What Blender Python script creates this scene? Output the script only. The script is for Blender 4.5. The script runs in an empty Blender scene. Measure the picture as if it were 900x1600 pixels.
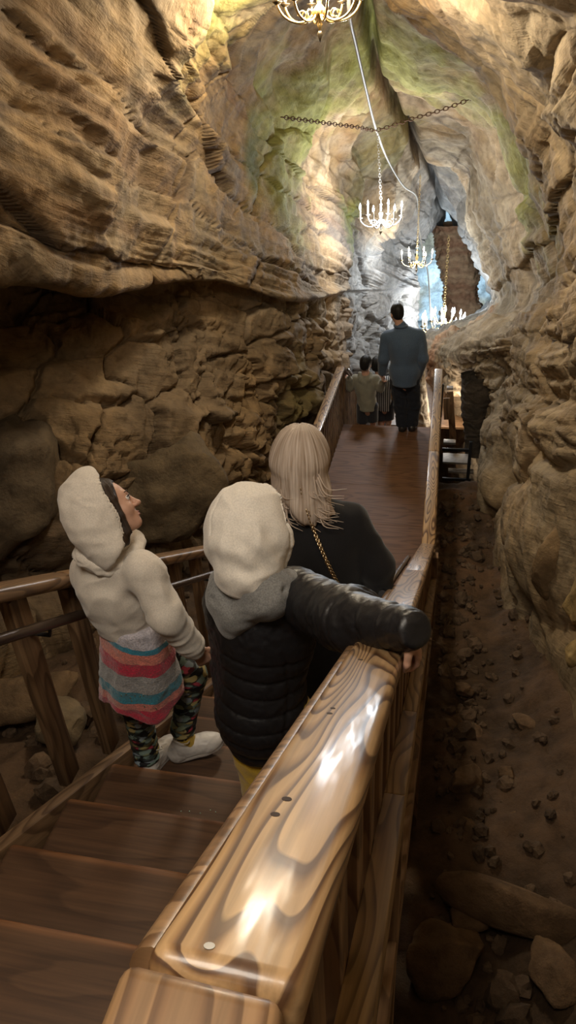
import bpy, bmesh, math, random
import numpy as np
from mathutils import Vector, Matrix
random.seed(7)
rng = np.random.default_rng(5)
SC = bpy.context.scene
COL = SC.collection
PI = math.pi

# ------------------------------------------------------------------ camera
F = 1100.0
CZ = 4.23
dY = np.array([264., -688., 1100.]); dY /= np.linalg.norm(dY)
dD = np.array([110., 1800., 1100.]); dD -= dY * (dD @ dY); dD /= np.linalg.norm(dD)
dZ = -dD
dX = np.cross(dY, dZ)
CM = np.stack([dX, dY, dZ])            # world = CM @ (right, down, forward)
def ray(px, py): return CM @ np.array([px - 450., py - 800., F])
def W(px, py, Y):
    r = ray(px, py)
    return r * (Y / r[1]) + np.array([0, 0, CZ])
def WZ(px, py, z):
    r = ray(px, py)
    return r * ((z - CZ) / r[2]) + np.array([0, 0, CZ])
cam_d = bpy.data.cameras.new('camera')
cam_d.sensor_fit = 'VERTICAL'; cam_d.sensor_height = 24.0
cam_d.lens = F / 1600.0 * 24.0
cam_d.clip_start = 0.02; cam_d.clip_end = 200
cam = bpy.data.objects.new('camera', cam_d); COL.objects.link(cam)
right, down, fwd = CM[:, 0], CM[:, 1], CM[:, 2]
m = Matrix.Identity(4)
for i in range(3):
    m[i][0] = right[i]; m[i][1] = -down[i]; m[i][2] = -fwd[i]
m[2][3] = CZ
cam.matrix_world = m
SC.camera = cam
SC.view_settings.view_transform = 'Standard'
SC.view_settings.look = 'None'
SC.view_settings.gamma = 1.0
SC.view_settings.use_curve_mapping = False
SC.view_settings.exposure = 0.0

# ------------------------------------------------------------------ objects
def tag(o, label=None, cat=None, group=None, kind=None):
    if label: o['label'] = label
    if cat: o['category'] = cat
    if group: o['group'] = group
    if kind: o['kind'] = kind
    return o
def empty(name, loc, label, cat, group=None, kind=None):
    o = bpy.data.objects.new(name, None); COL.objects.link(o)
    o.empty_display_size = 0.1
    o.location = Vector(loc)
    return tag(o, label, cat, group, kind)
def origin_of(o):
    v = Vector((0, 0, 0))
    while o is not None:
        v = v + o.location; o = o.parent
    return v
def link(name, me, mat, parent=None, M=None, smooth=False, label=None):
    """me in world coordinates unless M (local->world) is given; empties never rotate."""
    o = bpy.data.objects.new(name, me); COL.objects.link(o)
    mats = mat if isinstance(mat, (list, tuple)) else [mat]
    for mm in mats:
        if mm is not None: me.materials.append(mm)
    if smooth:
        me.polygons.foreach_set('use_smooth', [True] * len(me.polygons))
    if M is None: M = Matrix.Identity(4)
    if parent is not None:
        o.parent = parent
        off = parent.matrix_world_full if False else None
        o.matrix_basis = parent_inv(parent) @ M
    else:
        o.matrix_basis = M
    if label: o['label'] = label
    return o
def full_matrix(o):
    M = o.matrix_basis.copy()
    p = o.parent
    while p is not None:
        M = p.matrix_basis @ M; p = p.parent
    return M
def parent_inv(p): return full_matrix(p).inverted()
def bm_mesh(bm, name='m'):
    bmesh.ops.recalc_face_normals(bm, faces=bm.faces)
    me = bpy.data.meshes.new(name); bm.to_mesh(me); bm.free(); return me
def frame(p0, p1, up=(0, 0, 1)):
    p0 = Vector(p0); p1 = Vector(p1)
    x = (p1 - p0).normalized(); z = Vector(up)
    y = z.cross(x).normalized(); z = x.cross(y)
    M = Matrix.Identity(4)
    for i in range(3):
        M[i][0] = x[i]; M[i][1] = y[i]; M[i][2] = z[i]
    return M, (p1 - p0).length
def beam(name, p0, p1, w, h, mat, parent, up=(0, 0, 1), bev=0.006, seg=2, cuts=0, label=None, smooth=True):
    """a squared timber from p0 to p1 (line through its middle), w across, h along up; long axis = local x"""
    M, L = frame(p0, p1, up)
    mid = (Vector(p0) + Vector(p1)) / 2
    M.translation = mid
    bm = bmesh.new()
    bmesh.ops.create_cube(bm, size=1.0)
    bmesh.ops.scale(bm, vec=(L, w, h), verts=bm.verts)
    if bev > 0:
        bmesh.ops.bevel(bm, geom=bm.edges[:], offset=bev, segments=seg, affect='EDGES', profile=0.5)
    me = bm_mesh(bm, name)
    o = link(name, me, mat, parent, M, smooth, label)
    if smooth: soft(o)
    return o
def soft(o, ang=40):
    me = o.data
    if hasattr(me, 'set_sharp_from_angle'): me.set_sharp_from_angle(angle=math.radians(ang))
def tube_mesh(pts, rad, sides=10, closed=False, cap=True):
    pts = [Vector(p) for p in pts]; n = len(pts)
    rads = rad if isinstance(rad, (list, tuple)) else [rad] * n
    bm = bmesh.new(); rings = []
    t0 = (pts[1] - pts[0]).normalized()
    a = Vector((0, 0, 1)) if abs(t0.z) < .9 else Vector((1, 0, 0))
    nrm = (a - t0 * a.dot(t0)).normalized()
    for i in range(n):
        if closed: t = (pts[(i + 1) % n] - pts[i - 1]).normalized()
        elif i == 0: t = t0
        elif i == n - 1: t = (pts[-1] - pts[-2]).normalized()
        else: t = (pts[i + 1] - pts[i - 1]).normalized()
        nrm = (nrm - t * nrm.dot(t)).normalized()
        b = t.cross(nrm)
        rings.append([bm.verts.new(pts[i] + (nrm * math.cos(2 * PI * k / sides) + b * math.sin(2 * PI * k / sides)) * rads[i]) for k in range(sides)])
    for i in range(n if closed else n - 1):
        r, s = rings[i], rings[(i + 1) % n]
        for k in range(sides):
            bm.faces.new((r[k], r[(k + 1) % sides], s[(k + 1) % sides], s[k]))
    if cap and not closed:
        bm.faces.new(rings[0][::-1]); bm.faces.new(rings[-1])
    return bm
def tube(name, pts, rad, mat, parent=None, sides=10, closed=False, label=None):
    o = link(name, bm_mesh(tube_mesh(pts, rad, sides, closed), name), mat, parent, None, True, label)
    soft(o, 50); return o
def lathe_mesh(profile, sides=16):
    bm = bmesh.new(); rings = []
    for r, z in profile:
        rings.append([bm.verts.new((max(r, 1e-4) * math.cos(2 * PI * k / sides), max(r, 1e-4) * math.sin(2 * PI * k / sides), z)) for k in range(sides)])
    for a, b in zip(rings[:-1], rings[1:]):
        for k in range(sides):
            bm.faces.new((a[k], a[(k + 1) % sides], b[(k + 1) % sides], b[k]))
    bm.faces.new(rings[0][::-1]); bm.faces.new(rings[-1])
    return bm
def np_mesh(name, V, Fq):
    me = bpy.data.meshes.new(name)
    V = np.asarray(V, np.float32); Fq = np.asarray(Fq, np.int32)
    k = Fq.shape[1]
    me.vertices.add(len(V)); me.vertices.foreach_set('co', V.ravel())
    me.loops.add(Fq.size); me.loops.foreach_set('vertex_index', Fq.ravel())
    me.polygons.add(len(Fq))
    me.polygons.foreach_set('loop_start', np.arange(0, Fq.size, k, dtype=np.int32))
    me.update(calc_edges=True); me.validate()
    return me
def catmull(P, t):
    """P (n,...) control values, t in [0,n-1]"""
    n = len(P); i = np.clip(np.floor(t).astype(int), 0, n - 2); u = (t - i)
    u = u.reshape((-1,) + (1,) * (P.ndim - 1))
    p1 = P[i]; p2 = P[i + 1]
    p0 = np.where((i > 0).reshape(u.shape), P[np.maximum(i - 1, 0)], 2 * p1 - p2)
    p3 = np.where((i < n - 2).reshape(u.shape), P[np.minimum(i + 2, n - 1)], 2 * p2 - p1)
    return .5 * ((2 * p1) + (-p0 + p2) * u + (2 * p0 - 5 * p1 + 4 * p2 - p3) * u ** 2 + (-p0 + 3 * p1 - 3 * p2 + p3) * u ** 3)

# ------------------------------------------------------------------ noise
_perm = np.random.default_rng(11).permutation(256)
_perm = np.concatenate([_perm, _perm, _perm])
_grad = np.random.default_rng(3).normal(size=(256, 3)); _grad /= np.linalg.norm(_grad, axis=1)[:, None]
_rnd = np.random.default_rng(4).random((256, 4))
def _hash(i, j, k): return _perm[_perm[_perm[i & 255] + (j & 255)] + (k & 255)]
def perlin(P):
    P = np.asarray(P, float); I = np.floor(P).astype(int); f = P - I
    u = f * f * f * (f * (f * 6 - 15) + 10)
    out = 0
    for dx in (0, 1):
        wx = u[:, 0] if dx else 1 - u[:, 0]
        for dy in (0, 1):
            wy = u[:, 1] if dy else 1 - u[:, 1]
            for dz in (0, 1):
                wz = u[:, 2] if dz else 1 - u[:, 2]
                g = _grad[_hash(I[:, 0] + dx, I[:, 1] + dy, I[:, 2] + dz)]
                out = out + wx * wy * wz * (g[:, 0] * (f[:, 0] - dx) + g[:, 1] * (f[:, 1] - dy) + g[:, 2] * (f[:, 2] - dz))
    return out * 1.6
def fbm(P, oct=4, gain=.5):
    s = 0; a = 1.; P = np.asarray(P, float).copy()
    for o in range(oct):
        s = s + a * perlin(P + 17.3 * o); P = P * 2.03; a *= gain
    return s
def worley(P):
    P = np.asarray(P, float); I = np.floor(P).astype(int); f = P - I
    d1 = np.full(len(P), 9.); d2 = np.full(len(P), 9.); cid = np.zeros(len(P), int)
    for dx in (-1, 0, 1):
        for dy in (-1, 0, 1):
            for dz in (-1, 0, 1):
                h = _hash(I[:, 0] + dx, I[:, 1] + dy, I[:, 2] + dz)
                r = _rnd[h]
                d = (dx + r[:, 0] - f[:, 0]) ** 2 + (dy + r[:, 1] - f[:, 1]) ** 2 + (dz + r[:, 2] - f[:, 2]) ** 2
                nn = d < d1
                d2 = np.where(nn, d1, np.minimum(d2, d)); cid = np.where(nn, h, cid); d1 = np.where(nn, d, d1)
    return np.sqrt(d1), np.sqrt(d2), cid
def sstep(a, b, x):
    t = np.clip((x - a) / (b - a), 0, 1); return t * t * (3 - 2 * t)
def terrace(t, sharp=.75):
    """layered bedding: slow rise then a quick undercut; in -.5..+.5"""
    f = t - np.floor(t)
    return np.where(f < sharp, f / sharp, (1 - f) / (1 - sharp)) - .5

# ------------------------------------------------------------------ materials
def new_mat(name):
    mt = bpy.data.materials.new(name); mt.use_nodes = True
    nt = mt.node_tree; b = nt.nodes['Principled BSDF']
    return mt, nt, b
def N(nt, typ, **kw):
    n = nt.nodes.new(typ)
    for k, v in kw.items():
        if k.startswith('i_'): n.inputs[int(k[2:]) if k[2:].isdigit() else k[2:]].default_value = v
        else: setattr(n, k, v)
    return n
def ramp(nt, fac, stops, interp='LINEAR'):
    r = nt.nodes.new('ShaderNodeValToRGB'); cr = r.color_ramp; cr.interpolation = interp
    while len(cr.elements) < len(stops): cr.elements.new(.5)
    for e, (p, c) in zip(cr.elements, stops):
        e.position = p; e.color = (*c, 1)
    nt.links.new(fac, r.inputs[0]); return r
def bump(nt, b, height, strength=.3, dist=.01, prev=None):
    bn = nt.nodes.new('ShaderNodeBump'); bn.inputs['Strength'].default_value = strength; bn.inputs['Distance'].default_value = dist
    nt.links.new(height, bn.inputs['Height'])
    if prev is not None: nt.links.new(prev.outputs[0], bn.inputs['Normal'])
    nt.links.new(bn.outputs[0], b.inputs['Normal']); return bn
def coords(nt, scale=(1, 1, 1), kind='Object', rand=False):
    tc = nt.nodes.new('ShaderNodeTexCoord')
    mp = nt.nodes.new('ShaderNodeMapping'); mp.inputs['Scale'].default_value = scale
    nt.links.new(tc.outputs[kind], mp.inputs[0])
    if rand:
        oi = nt.nodes.new('ShaderNodeObjectInfo')
        mm = nt.nodes.new('ShaderNodeVectorMath'); mm.operation = 'SCALE'; mm.inputs['Scale'].default_value = 1
        cb = nt.nodes.new('ShaderNodeCombineXYZ')
        mu = nt.nodes.new('ShaderNodeMath'); mu.operation = 'MULTIPLY'; mu.inputs[1].default_value = 37.0
        nt.links.new(oi.outputs['Random'], mu.inputs[0])
        for i in range(3): nt.links.new(mu.outputs[0], cb.inputs[i])
        nt.links.new(cb.outputs[0], mp.inputs['Location'])
    return mp
def simple(name, col, rough=.6, metal=0., spec=.5, noise=0., nscale=30, bstr=0., bdist=.004, sheen=0., coat=0.):
    mt, nt, b = new_mat(name)
    b.inputs['Base Color'].default_value = (*col, 1); b.inputs['Roughness'].default_value = rough
    b.inputs['Metallic'].default_value = metal; b.inputs['Specular IOR Level'].default_value = spec
    b.inputs['Sheen Weight'].default_value = sheen; b.inputs['Coat Weight'].default_value = coat
    if noise or bstr:
        mp = coords(nt)
        n = N(nt, 'ShaderNodeTexNoise'); n.inputs['Scale'].default_value = nscale; n.inputs['Detail'].default_value = 5
        nt.links.new(mp.outputs[0], n.inputs['Vector'])
        if noise:
            r = ramp(nt, n.outputs['Fac'], [(.25, tuple(c * (1 - noise) for c in col)), (.75, tuple(min(1, c * (1 + noise)) for c in col))])
            nt.links.new(r.outputs[0], b.inputs['Base Color'])
        if bstr: bump(nt, b, n.outputs['Fac'], bstr, bdist)
    return mt
def wood(name, dark, mid, light, rough=.5, coat=0., grain=9., ring=5., bstr=.15, crough=.12, cbump=0.0, gs=1.0, lit_edge=None):
    """plain-sawn timber, grain along the local x axis"""
    mt, nt, b = new_mat(name)
    mp = coords(nt, (1, 1, 1), rand=True)
    st = N(nt, 'ShaderNodeVectorMath', operation='MULTIPLY'); st.inputs[1].default_value = (gs * 1.5, gs * 9, gs * 9)
    nt.links.new(mp.outputs[0], st.inputs[0])
    nz = N(nt, 'ShaderNodeTexNoise'); nz.inputs['Scale'].default_value = 1.0; nz.inputs['Detail'].default_value = 1.0; nz.inputs['Roughness'].default_value = .35
    nt.links.new(st.outputs[0], nz.inputs['Vector'])
    mul = N(nt, 'ShaderNodeMath', operation='MULTIPLY'); mul.inputs[1].default_value = ring * 2
    nt.links.new(nz.outputs['Fac'], mul.inputs[0])
    fr = N(nt, 'ShaderNodeMath', operation='FRACT')
    nt.links.new(mul.outputs[0], fr.inputs[0])
    r = ramp(nt, fr.outputs[0], [(0., light), (.38, light), (.62, mid), (.80, dark), (.93, dark), (1., light)])
    s2 = N(nt, 'ShaderNodeVectorMath', operation='MULTIPLY'); s2.inputs[1].default_value = (2.5, 90, 90)
    nt.links.new(mp.outputs[0], s2.inputs[0])
    fn = N(nt, 'ShaderNodeTexNoise'); fn.inputs['Scale'].default_value = 1.0; fn.inputs['Detail'].default_value = 3
    nt.links.new(s2.outputs[0], fn.inputs['Vector'])
    r2 = ramp(nt, fn.outputs['Fac'], [(.3, (.62, .62, .62)), (.7, (1.15, 1.15, 1.15))])
    mx = N(nt, 'ShaderNodeMix', data_type='RGBA', blend_type='MULTIPLY'); mx.inputs['Factor'].default_value = .8
    nt.links.new(r.outputs[0], mx.inputs[6]); nt.links.new(r2.outputs[0], mx.inputs[7])
    out = mx.outputs[2]
    if lit_edge is not None:                       # paler strip painted in as the lit front edge
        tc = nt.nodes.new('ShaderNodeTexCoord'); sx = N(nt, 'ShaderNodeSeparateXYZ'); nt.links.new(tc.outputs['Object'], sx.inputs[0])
        wr = ramp(nt, sx.outputs[1], [(0., (1, 1, 1)), (lit_edge - .03, (1, 1, 1)), (lit_edge - .008, (2.6, 2.3, 2.0))])
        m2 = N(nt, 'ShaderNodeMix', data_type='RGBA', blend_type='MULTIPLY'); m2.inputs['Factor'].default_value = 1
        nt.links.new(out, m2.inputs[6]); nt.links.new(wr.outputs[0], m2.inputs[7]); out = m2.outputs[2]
    nt.links.new(out, b.inputs['Base Color'])
    b.inputs['Roughness'].default_value = rough
    b.inputs['Coat Weight'].default_value = coat; b.inputs['Coat Roughness'].default_value = crough
    bn = bump(nt, b, fr.outputs[0], bstr, .003)
    bump(nt, b, fn.outputs['Fac'], bstr, .002, bn)
    if cbump:
        wv = N(nt, 'ShaderNodeTexNoise'); wv.inputs['Scale'].default_value = 14; wv.inputs['Detail'].default_value = 2
        s3 = N(nt, 'ShaderNodeVectorMath', operation='MULTIPLY'); s3.inputs[1].default_value = (.35, 1.6, 1)
        nt.links.new(mp.outputs[0], s3.inputs[0]); nt.links.new(s3.outputs[0], wv.inputs['Vector'])
        cb = nt.nodes.new('ShaderNodeBump'); cb.inputs['Strength'].default_value = cbump; cb.inputs['Distance'].default_value = .01
        nt.links.new(wv.outputs['Fac'], cb.inputs['Height']); nt.links.new(cb.outputs[0], b.inputs['Coat Normal'])
    return mt

M_RAIL = wood('varnished_pine', (.105, .05, .022), (.27, .15, .062), (.43, .27, .13), rough=.45, coat=.5, ring=8, gs=1.0, crough=.16, cbump=.22)
M_RAILD = wood('worn_rail_wood', (.13, .068, .03), (.22, .12, .055), (.29, .17, .082), rough=.42, coat=.4, ring=6, crough=.25)
M_LOWER = wood('yellow_pine', (.16, .095, .04), (.25, .155, .065), (.32, .21, .095), rough=.62, ring=6)
M_POST = wood('rough_pine', (.13, .072, .034), (.19, .11, .053), (.25, .15, .075), rough=.65, ring=4)
M_TREAD = wood('brown_stair_wood', (.072, .035, .016), (.088, .043, .02), (.105, .053, .025), rough=.6, coat=0, ring=2.5, lit_edge=.155)
M_DECK = wood('brown_deck_wood', (.11, .048, .02), (.15, .068, .03), (.175, .082, .038), rough=.62, coat=0, ring=3)
M_STEEL = simple('polished_steel', (.42, .42, .44), rough=.22, metal=1)
M_PIPE = simple('dark_pipe', (.12, .085, .065), rough=.28, metal=.7)
M_BLACK = simple('black_iron', (.012, .012, .014), rough=.5)
M_HOLE = simple('dark_knot', (.03, .014, .007), rough=.7)
M_NAIL = simple('grey_screw', (.25, .24, .23), rough=.35, metal=.9)
M_RUST = simple('rusty_iron', (.11, .05, .022), rough=.65, metal=.5, noise=.4, nscale=60)
# ------------------------------------------------------------------ timber walkway
SL = .59                                   # stair slope
def rx(y): return -.137 + .0274 * y if y < 5 else 0.0   # middle of the right-hand rail
def rz(y): return .87 + SL * (5.0 - y)     # rail top over the flight
def lx(y): return -1.40 + .02 * y
YB, YE = 5.0, 9.22
stair = empty('staircase', (-.65, 4.9, 0), 'brown open-riser wooden staircase leading down from the viewer to the boardwalk', 'staircase')
z0, y0 = 2.76, .23
k = 0
while True:
    yn = y0 + .302 * k; zn = z0 - .178 * k
    if zn < .1: break
    xl, xr = lx(yn) + .14, rx(yn) - .035
    dep = .31
    c0 = (xl, yn - dep / 2, zn - .021 - .0); c1 = (xr, yn - dep / 2 , zn - .021)
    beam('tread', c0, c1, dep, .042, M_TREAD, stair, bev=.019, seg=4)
    k += 1
ntread = k
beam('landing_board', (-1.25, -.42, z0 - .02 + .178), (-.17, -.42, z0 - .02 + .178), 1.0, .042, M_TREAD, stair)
def along(x_off, z_off, ya, yb, side):
    fx = rx if side == 'r' else lx
    return (fx(ya) + x_off, ya, rz(ya) + z_off), (fx(yb) + x_off, yb, rz(yb) + z_off)
a, b_ = along(.095, -.93 - .16, -.4, 5.1, 'l')
beam('stringer', a, b_, .055, .24, M_POST, stair, bev=.004)
a, b_ = along(-.005, -.93 - .1, -.4, 5.1, 'r')
beam('stringer', a, b_, .045, .27, M_POST, stair, bev=.004)

deck = empty('boardwalk', (-.68, 7, 0), 'level brown plank boardwalk running ahead to where the man stands', 'boardwalk')
nb = 5
yy = YB - .12
for i in range(nb):
    wd = (YE - (YB - .12)) / nb
    beam('deck_board', (-1.29, yy + wd / 2, -.02), (-.05, yy + wd / 2, -.02), wd - .0015, .04, M_DECK, deck, bev=.003, seg=1)
    yy += wd
for x in (-1.25, -.68, -.08):
    beam('joist', (x, YB - .1, -.14), (x, YE - .03, -.14), .05, .2, M_POST, deck, bev=.003)
for x in (-1.2, -.12):
    for y in (5.4, 7.3, 9.1):
        beam('support_post', (x, y, -.23), (x, y, -1.1), .09, .09, M_POST, deck, up=(0, 1, 0), bev=.004)

# right rail on the flight
RR = empty('stair_railing', (0, 2.5, 1.0), 'varnished pine stair railing at the right with a broad glossy top rail', 'railing')
def rail_seg(ya, yb, w=.116, mat=None, par=None, fx=rx, dz=0., h=.05):
    return beam('top_rail', (fx(ya), ya, rz(ya) - h / 2 * 1.16 + dz), (fx(yb), yb, rz(yb) - h / 2 * 1.16 + dz), w, h, mat or M_RAIL, par or RR, bev=.016, seg=4)
s1 = rail_seg(.235, 1.335, .125)
s2 = rail_seg(1.337, 2.95)
s3 = rail_seg(2.952, 5.0)
# end block and the level rail it meets
beam('rail_end', (rx(.2) - .01, .238, rz(.23) - .03), (rx(.0) - .035, -.55, rz(.23) - .06), .125, .05, M_RAILD, RR, bev=.012, seg=3)
# inner moulded hand-hold
bm = tube_mesh([(rx(y) - .066, y, rz(y) - .036) for y in np.linspace(.255, 2.3, 30)], .018, 12)
o = link('hand_hold', bm_mesh(bm), M_RAILD, RR, None, True); soft(o)
# knots and screws in the top rail
for (px, py, r, mt) in [(327, 1479, .0045, M_NAIL), (430, 1273, .0055, M_HOLE), (448, 1249, .006, M_HOLE), (515, 1115, .005, M_HOLE), (520, 1107, .0045, M_HOLE), (563, 1031, .006, M_HOLE)]:
    r0 = ray(px, py); t = (.87 + SL * 5 - CZ) / (r0[2] + SL * r0[1]); p = r0 * t + np.array([0, 0, CZ])
    nrm = Vector((0, SL, 1)).normalized()
    bm = bmesh.new(); bmesh.ops.create_circle(bm, cap_ends=True, radius=r, segments=12)
    ex = bmesh.ops.extrude_face_region(bm, geom=bm.faces[:]); bmesh.ops.translate(bm, vec=(0, 0, .0016), verts=[v for v in ex['geom'] if isinstance(v, bmesh.types.BMVert)])
    M = nrm.to_track_quat('Z', 'Y').to_matrix().to_4x4(); M.translation = Vector(p) - nrm * .0008
    link('screw' if mt is M_NAIL else 'knot', bm_mesh(bm), mt, s1 if p[1] < 1.335 else s2, M)
# balusters and the lower outside rail
y = .34
while y < 4.95:
    x = rx(y) + .03
    beam('baluster', (x, y, rz(y) - .052), (x, y, rz(y) - 1.05), .038, .06, M_POST, RR, up=(0, 1, 0), bev=.003, seg=1)
    y += .15
for ya, yb in [(.12, .98), (.982, 1.52), (1.522, 2.9), (2.902, 4.95)]:
    a = (rx(ya) + .072, ya, rz(ya) - .385); b_ = (rx(yb) + .072, yb, rz(yb) - .385)
    beam('side_rail', a, b_, .046, .09, M_LOWER, RR, bev=.004)
a = (rx(.1) + .072, .1, rz(.1) - .95); b_ = (rx(4.95) + .072, 4.95, rz(4.95) - .95)
beam('side_rail', a, b_, .046, .14, M_POST, RR, bev=.004)
for y, tz in ((1.0, -.47), (2.9, -.43), (4.9, -.1)):
    beam('post', (rx(y) + .05, y, rz(y) + tz), (rx(y) + .05, y, -.9 + max(0, 2.6 - y) * .2), .09, .09, M_POST, RR, up=(0, 1, 0), bev=.004)

# right rail along the boardwalk
RB = empty('boardwalk_railing', (0, 7, 0), 'pale worn wooden railing along the right edge of the boardwalk', 'railing')
for ya, yb in ((5.0, 6.75), (6.752, 9.2)):
    beam('top_rail', (0.003, ya, .87 - .029), (0.003, yb, .87 - .029), .112, .05, M_RAIL, RB, bev=.014, seg=3)
y = 5.13
while y < 9.2:
    beam('baluster', (.02, y, .82), (.02, y, -.2), .038, .045, M_POST, RB, up=(0, 1, 0), bev=.003, seg=1); y += .14
beam('side_rail', (.06, 5, .12), (.06, 9.2, .12), .04, .09, M_POST, RB)
beam('post', (.0, 9.17, .815), (.0, 9.17, -1.0), .09, .09, M_POST, RB, up=(0, 1, 0))

# left rail on the flight
RL = empty('stair_railing', (-1.38, 2.5, 1.0), 'brown stair railing at the left behind the child in the cream hoodie', 'railing')
for ya, yb in ((-.3, 1.95), (1.952, 5.0)):
    rail_seg(ya, yb, .11, M_RAILD, RL, lx, 0.0, .05)
for y in list(np.arange(.2, 1.3, .36)) + [1.66, 1.98] + list(np.arange(2.32, 4.95, .3)):
    x = lx(y) - .015
    beam('baluster', (x, y, rz(y) - .052), (x, y, rz(y) - 1.0), .045, .095, M_POST, RL, up=(0, 1, 0), bev=.004)
PL = empty('handrail_pipe', (-1.3, 2.5, 1.0), 'round metal handrail pipe fixed below the left wooden stair rail', 'handrail')
o = tube('pipe', [(lx(y) + .1, y, rz(y) - .17) for y in np.linspace(.2, 4.9, 24)], .019, M_PIPE, PL, 14)
for y in (1.66, 3.2, 4.7):
    tube('bracket', [(lx(y) + .1, y, rz(y) - .18), (lx(y) + .09, y, rz(y) - .22), (lx(y) + .0, y, rz(y) - .22)], .008, M_BLACK, PL, 8)
PR = empty('handrail_pipe', (-.1, 3.5, 1.0), 'short grey steel handrail pipe inside the right stair rail near the black coat sleeve', 'handrail')
tube('pipe', [(rx(y) - .1, y, rz(y) - .05) for y in np.linspace(2.34, 4.05, 14)], .017, M_STEEL, PR, 14)
for y in (2.5, 3.8):
    tube('bracket', [(rx(y) - .1, y, rz(y) - .06), (rx(y) - .08, y, rz(y) - .1), (rx(y) - .0, y, rz(y) - .1)], .008, M_BLACK, PR, 8)

# left rail along the boardwalk and down beyond its far edge
LB = empty('boardwalk_railing', (-1.33, 7, 0), 'wooden railing along the left edge of the boardwalk with a bright edge and close balusters', 'railing')
beam('top_rail', (-1.315, 5.0, .87 - .029), (-1.315, 9.2, .87 - .029), .11, .05, M_RAIL, LB, bev=.008)
y = 5.1
while y < 9.25:
    beam('baluster', (-1.30, y, .82), (-1.30, y, -.2), .036, .045, M_POST, LB, up=(0, 1, 0), bev=.003, seg=1); y += .135
beam('top_rail', (-1.315, 9.2, .86), (-1.315, 12.5, -.95), .1, .05, M_RAILD, LB, bev=.008)
tube('pipe', [(-1.22, 9.2, .82), (-1.22, 9.25, .81), (-1.22, 12.4, -.95)], .02, M_STEEL, LB, 10, label='shiny steel pipe')
y = 9.34
while y < 12.4:
    zz = .84 - (y - 9.2) * .55
    beam('baluster', (-1.30, y, zz), (-1.30, y, zz - 1.05), .036, .045, M_POST, LB, up=(0, 1, 0), bev=.003, seg=1); y += .135
# flight that goes down beyond the boardwalk
FS = empty('staircase', (-.68, 9.3, -.2), 'wooden stair flight dropping away beyond the far end of the boardwalk', 'staircase')
for k in range(16):
    yn = YE + .30 * (k + 1); zn = -.17 * (k + 1)
    beam('tread', (-1.26, yn - .14, zn - .02), (-.06, yn - .14, zn - .02), .3, .04, M_DECK, FS, bev=.006)
for x in (-1.27, -.05):
    beam('stringer', (x, YE, -.2), (x, YE + 5, -.2 - 5 * .567), .045, .26, M_POST, FS)
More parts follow.
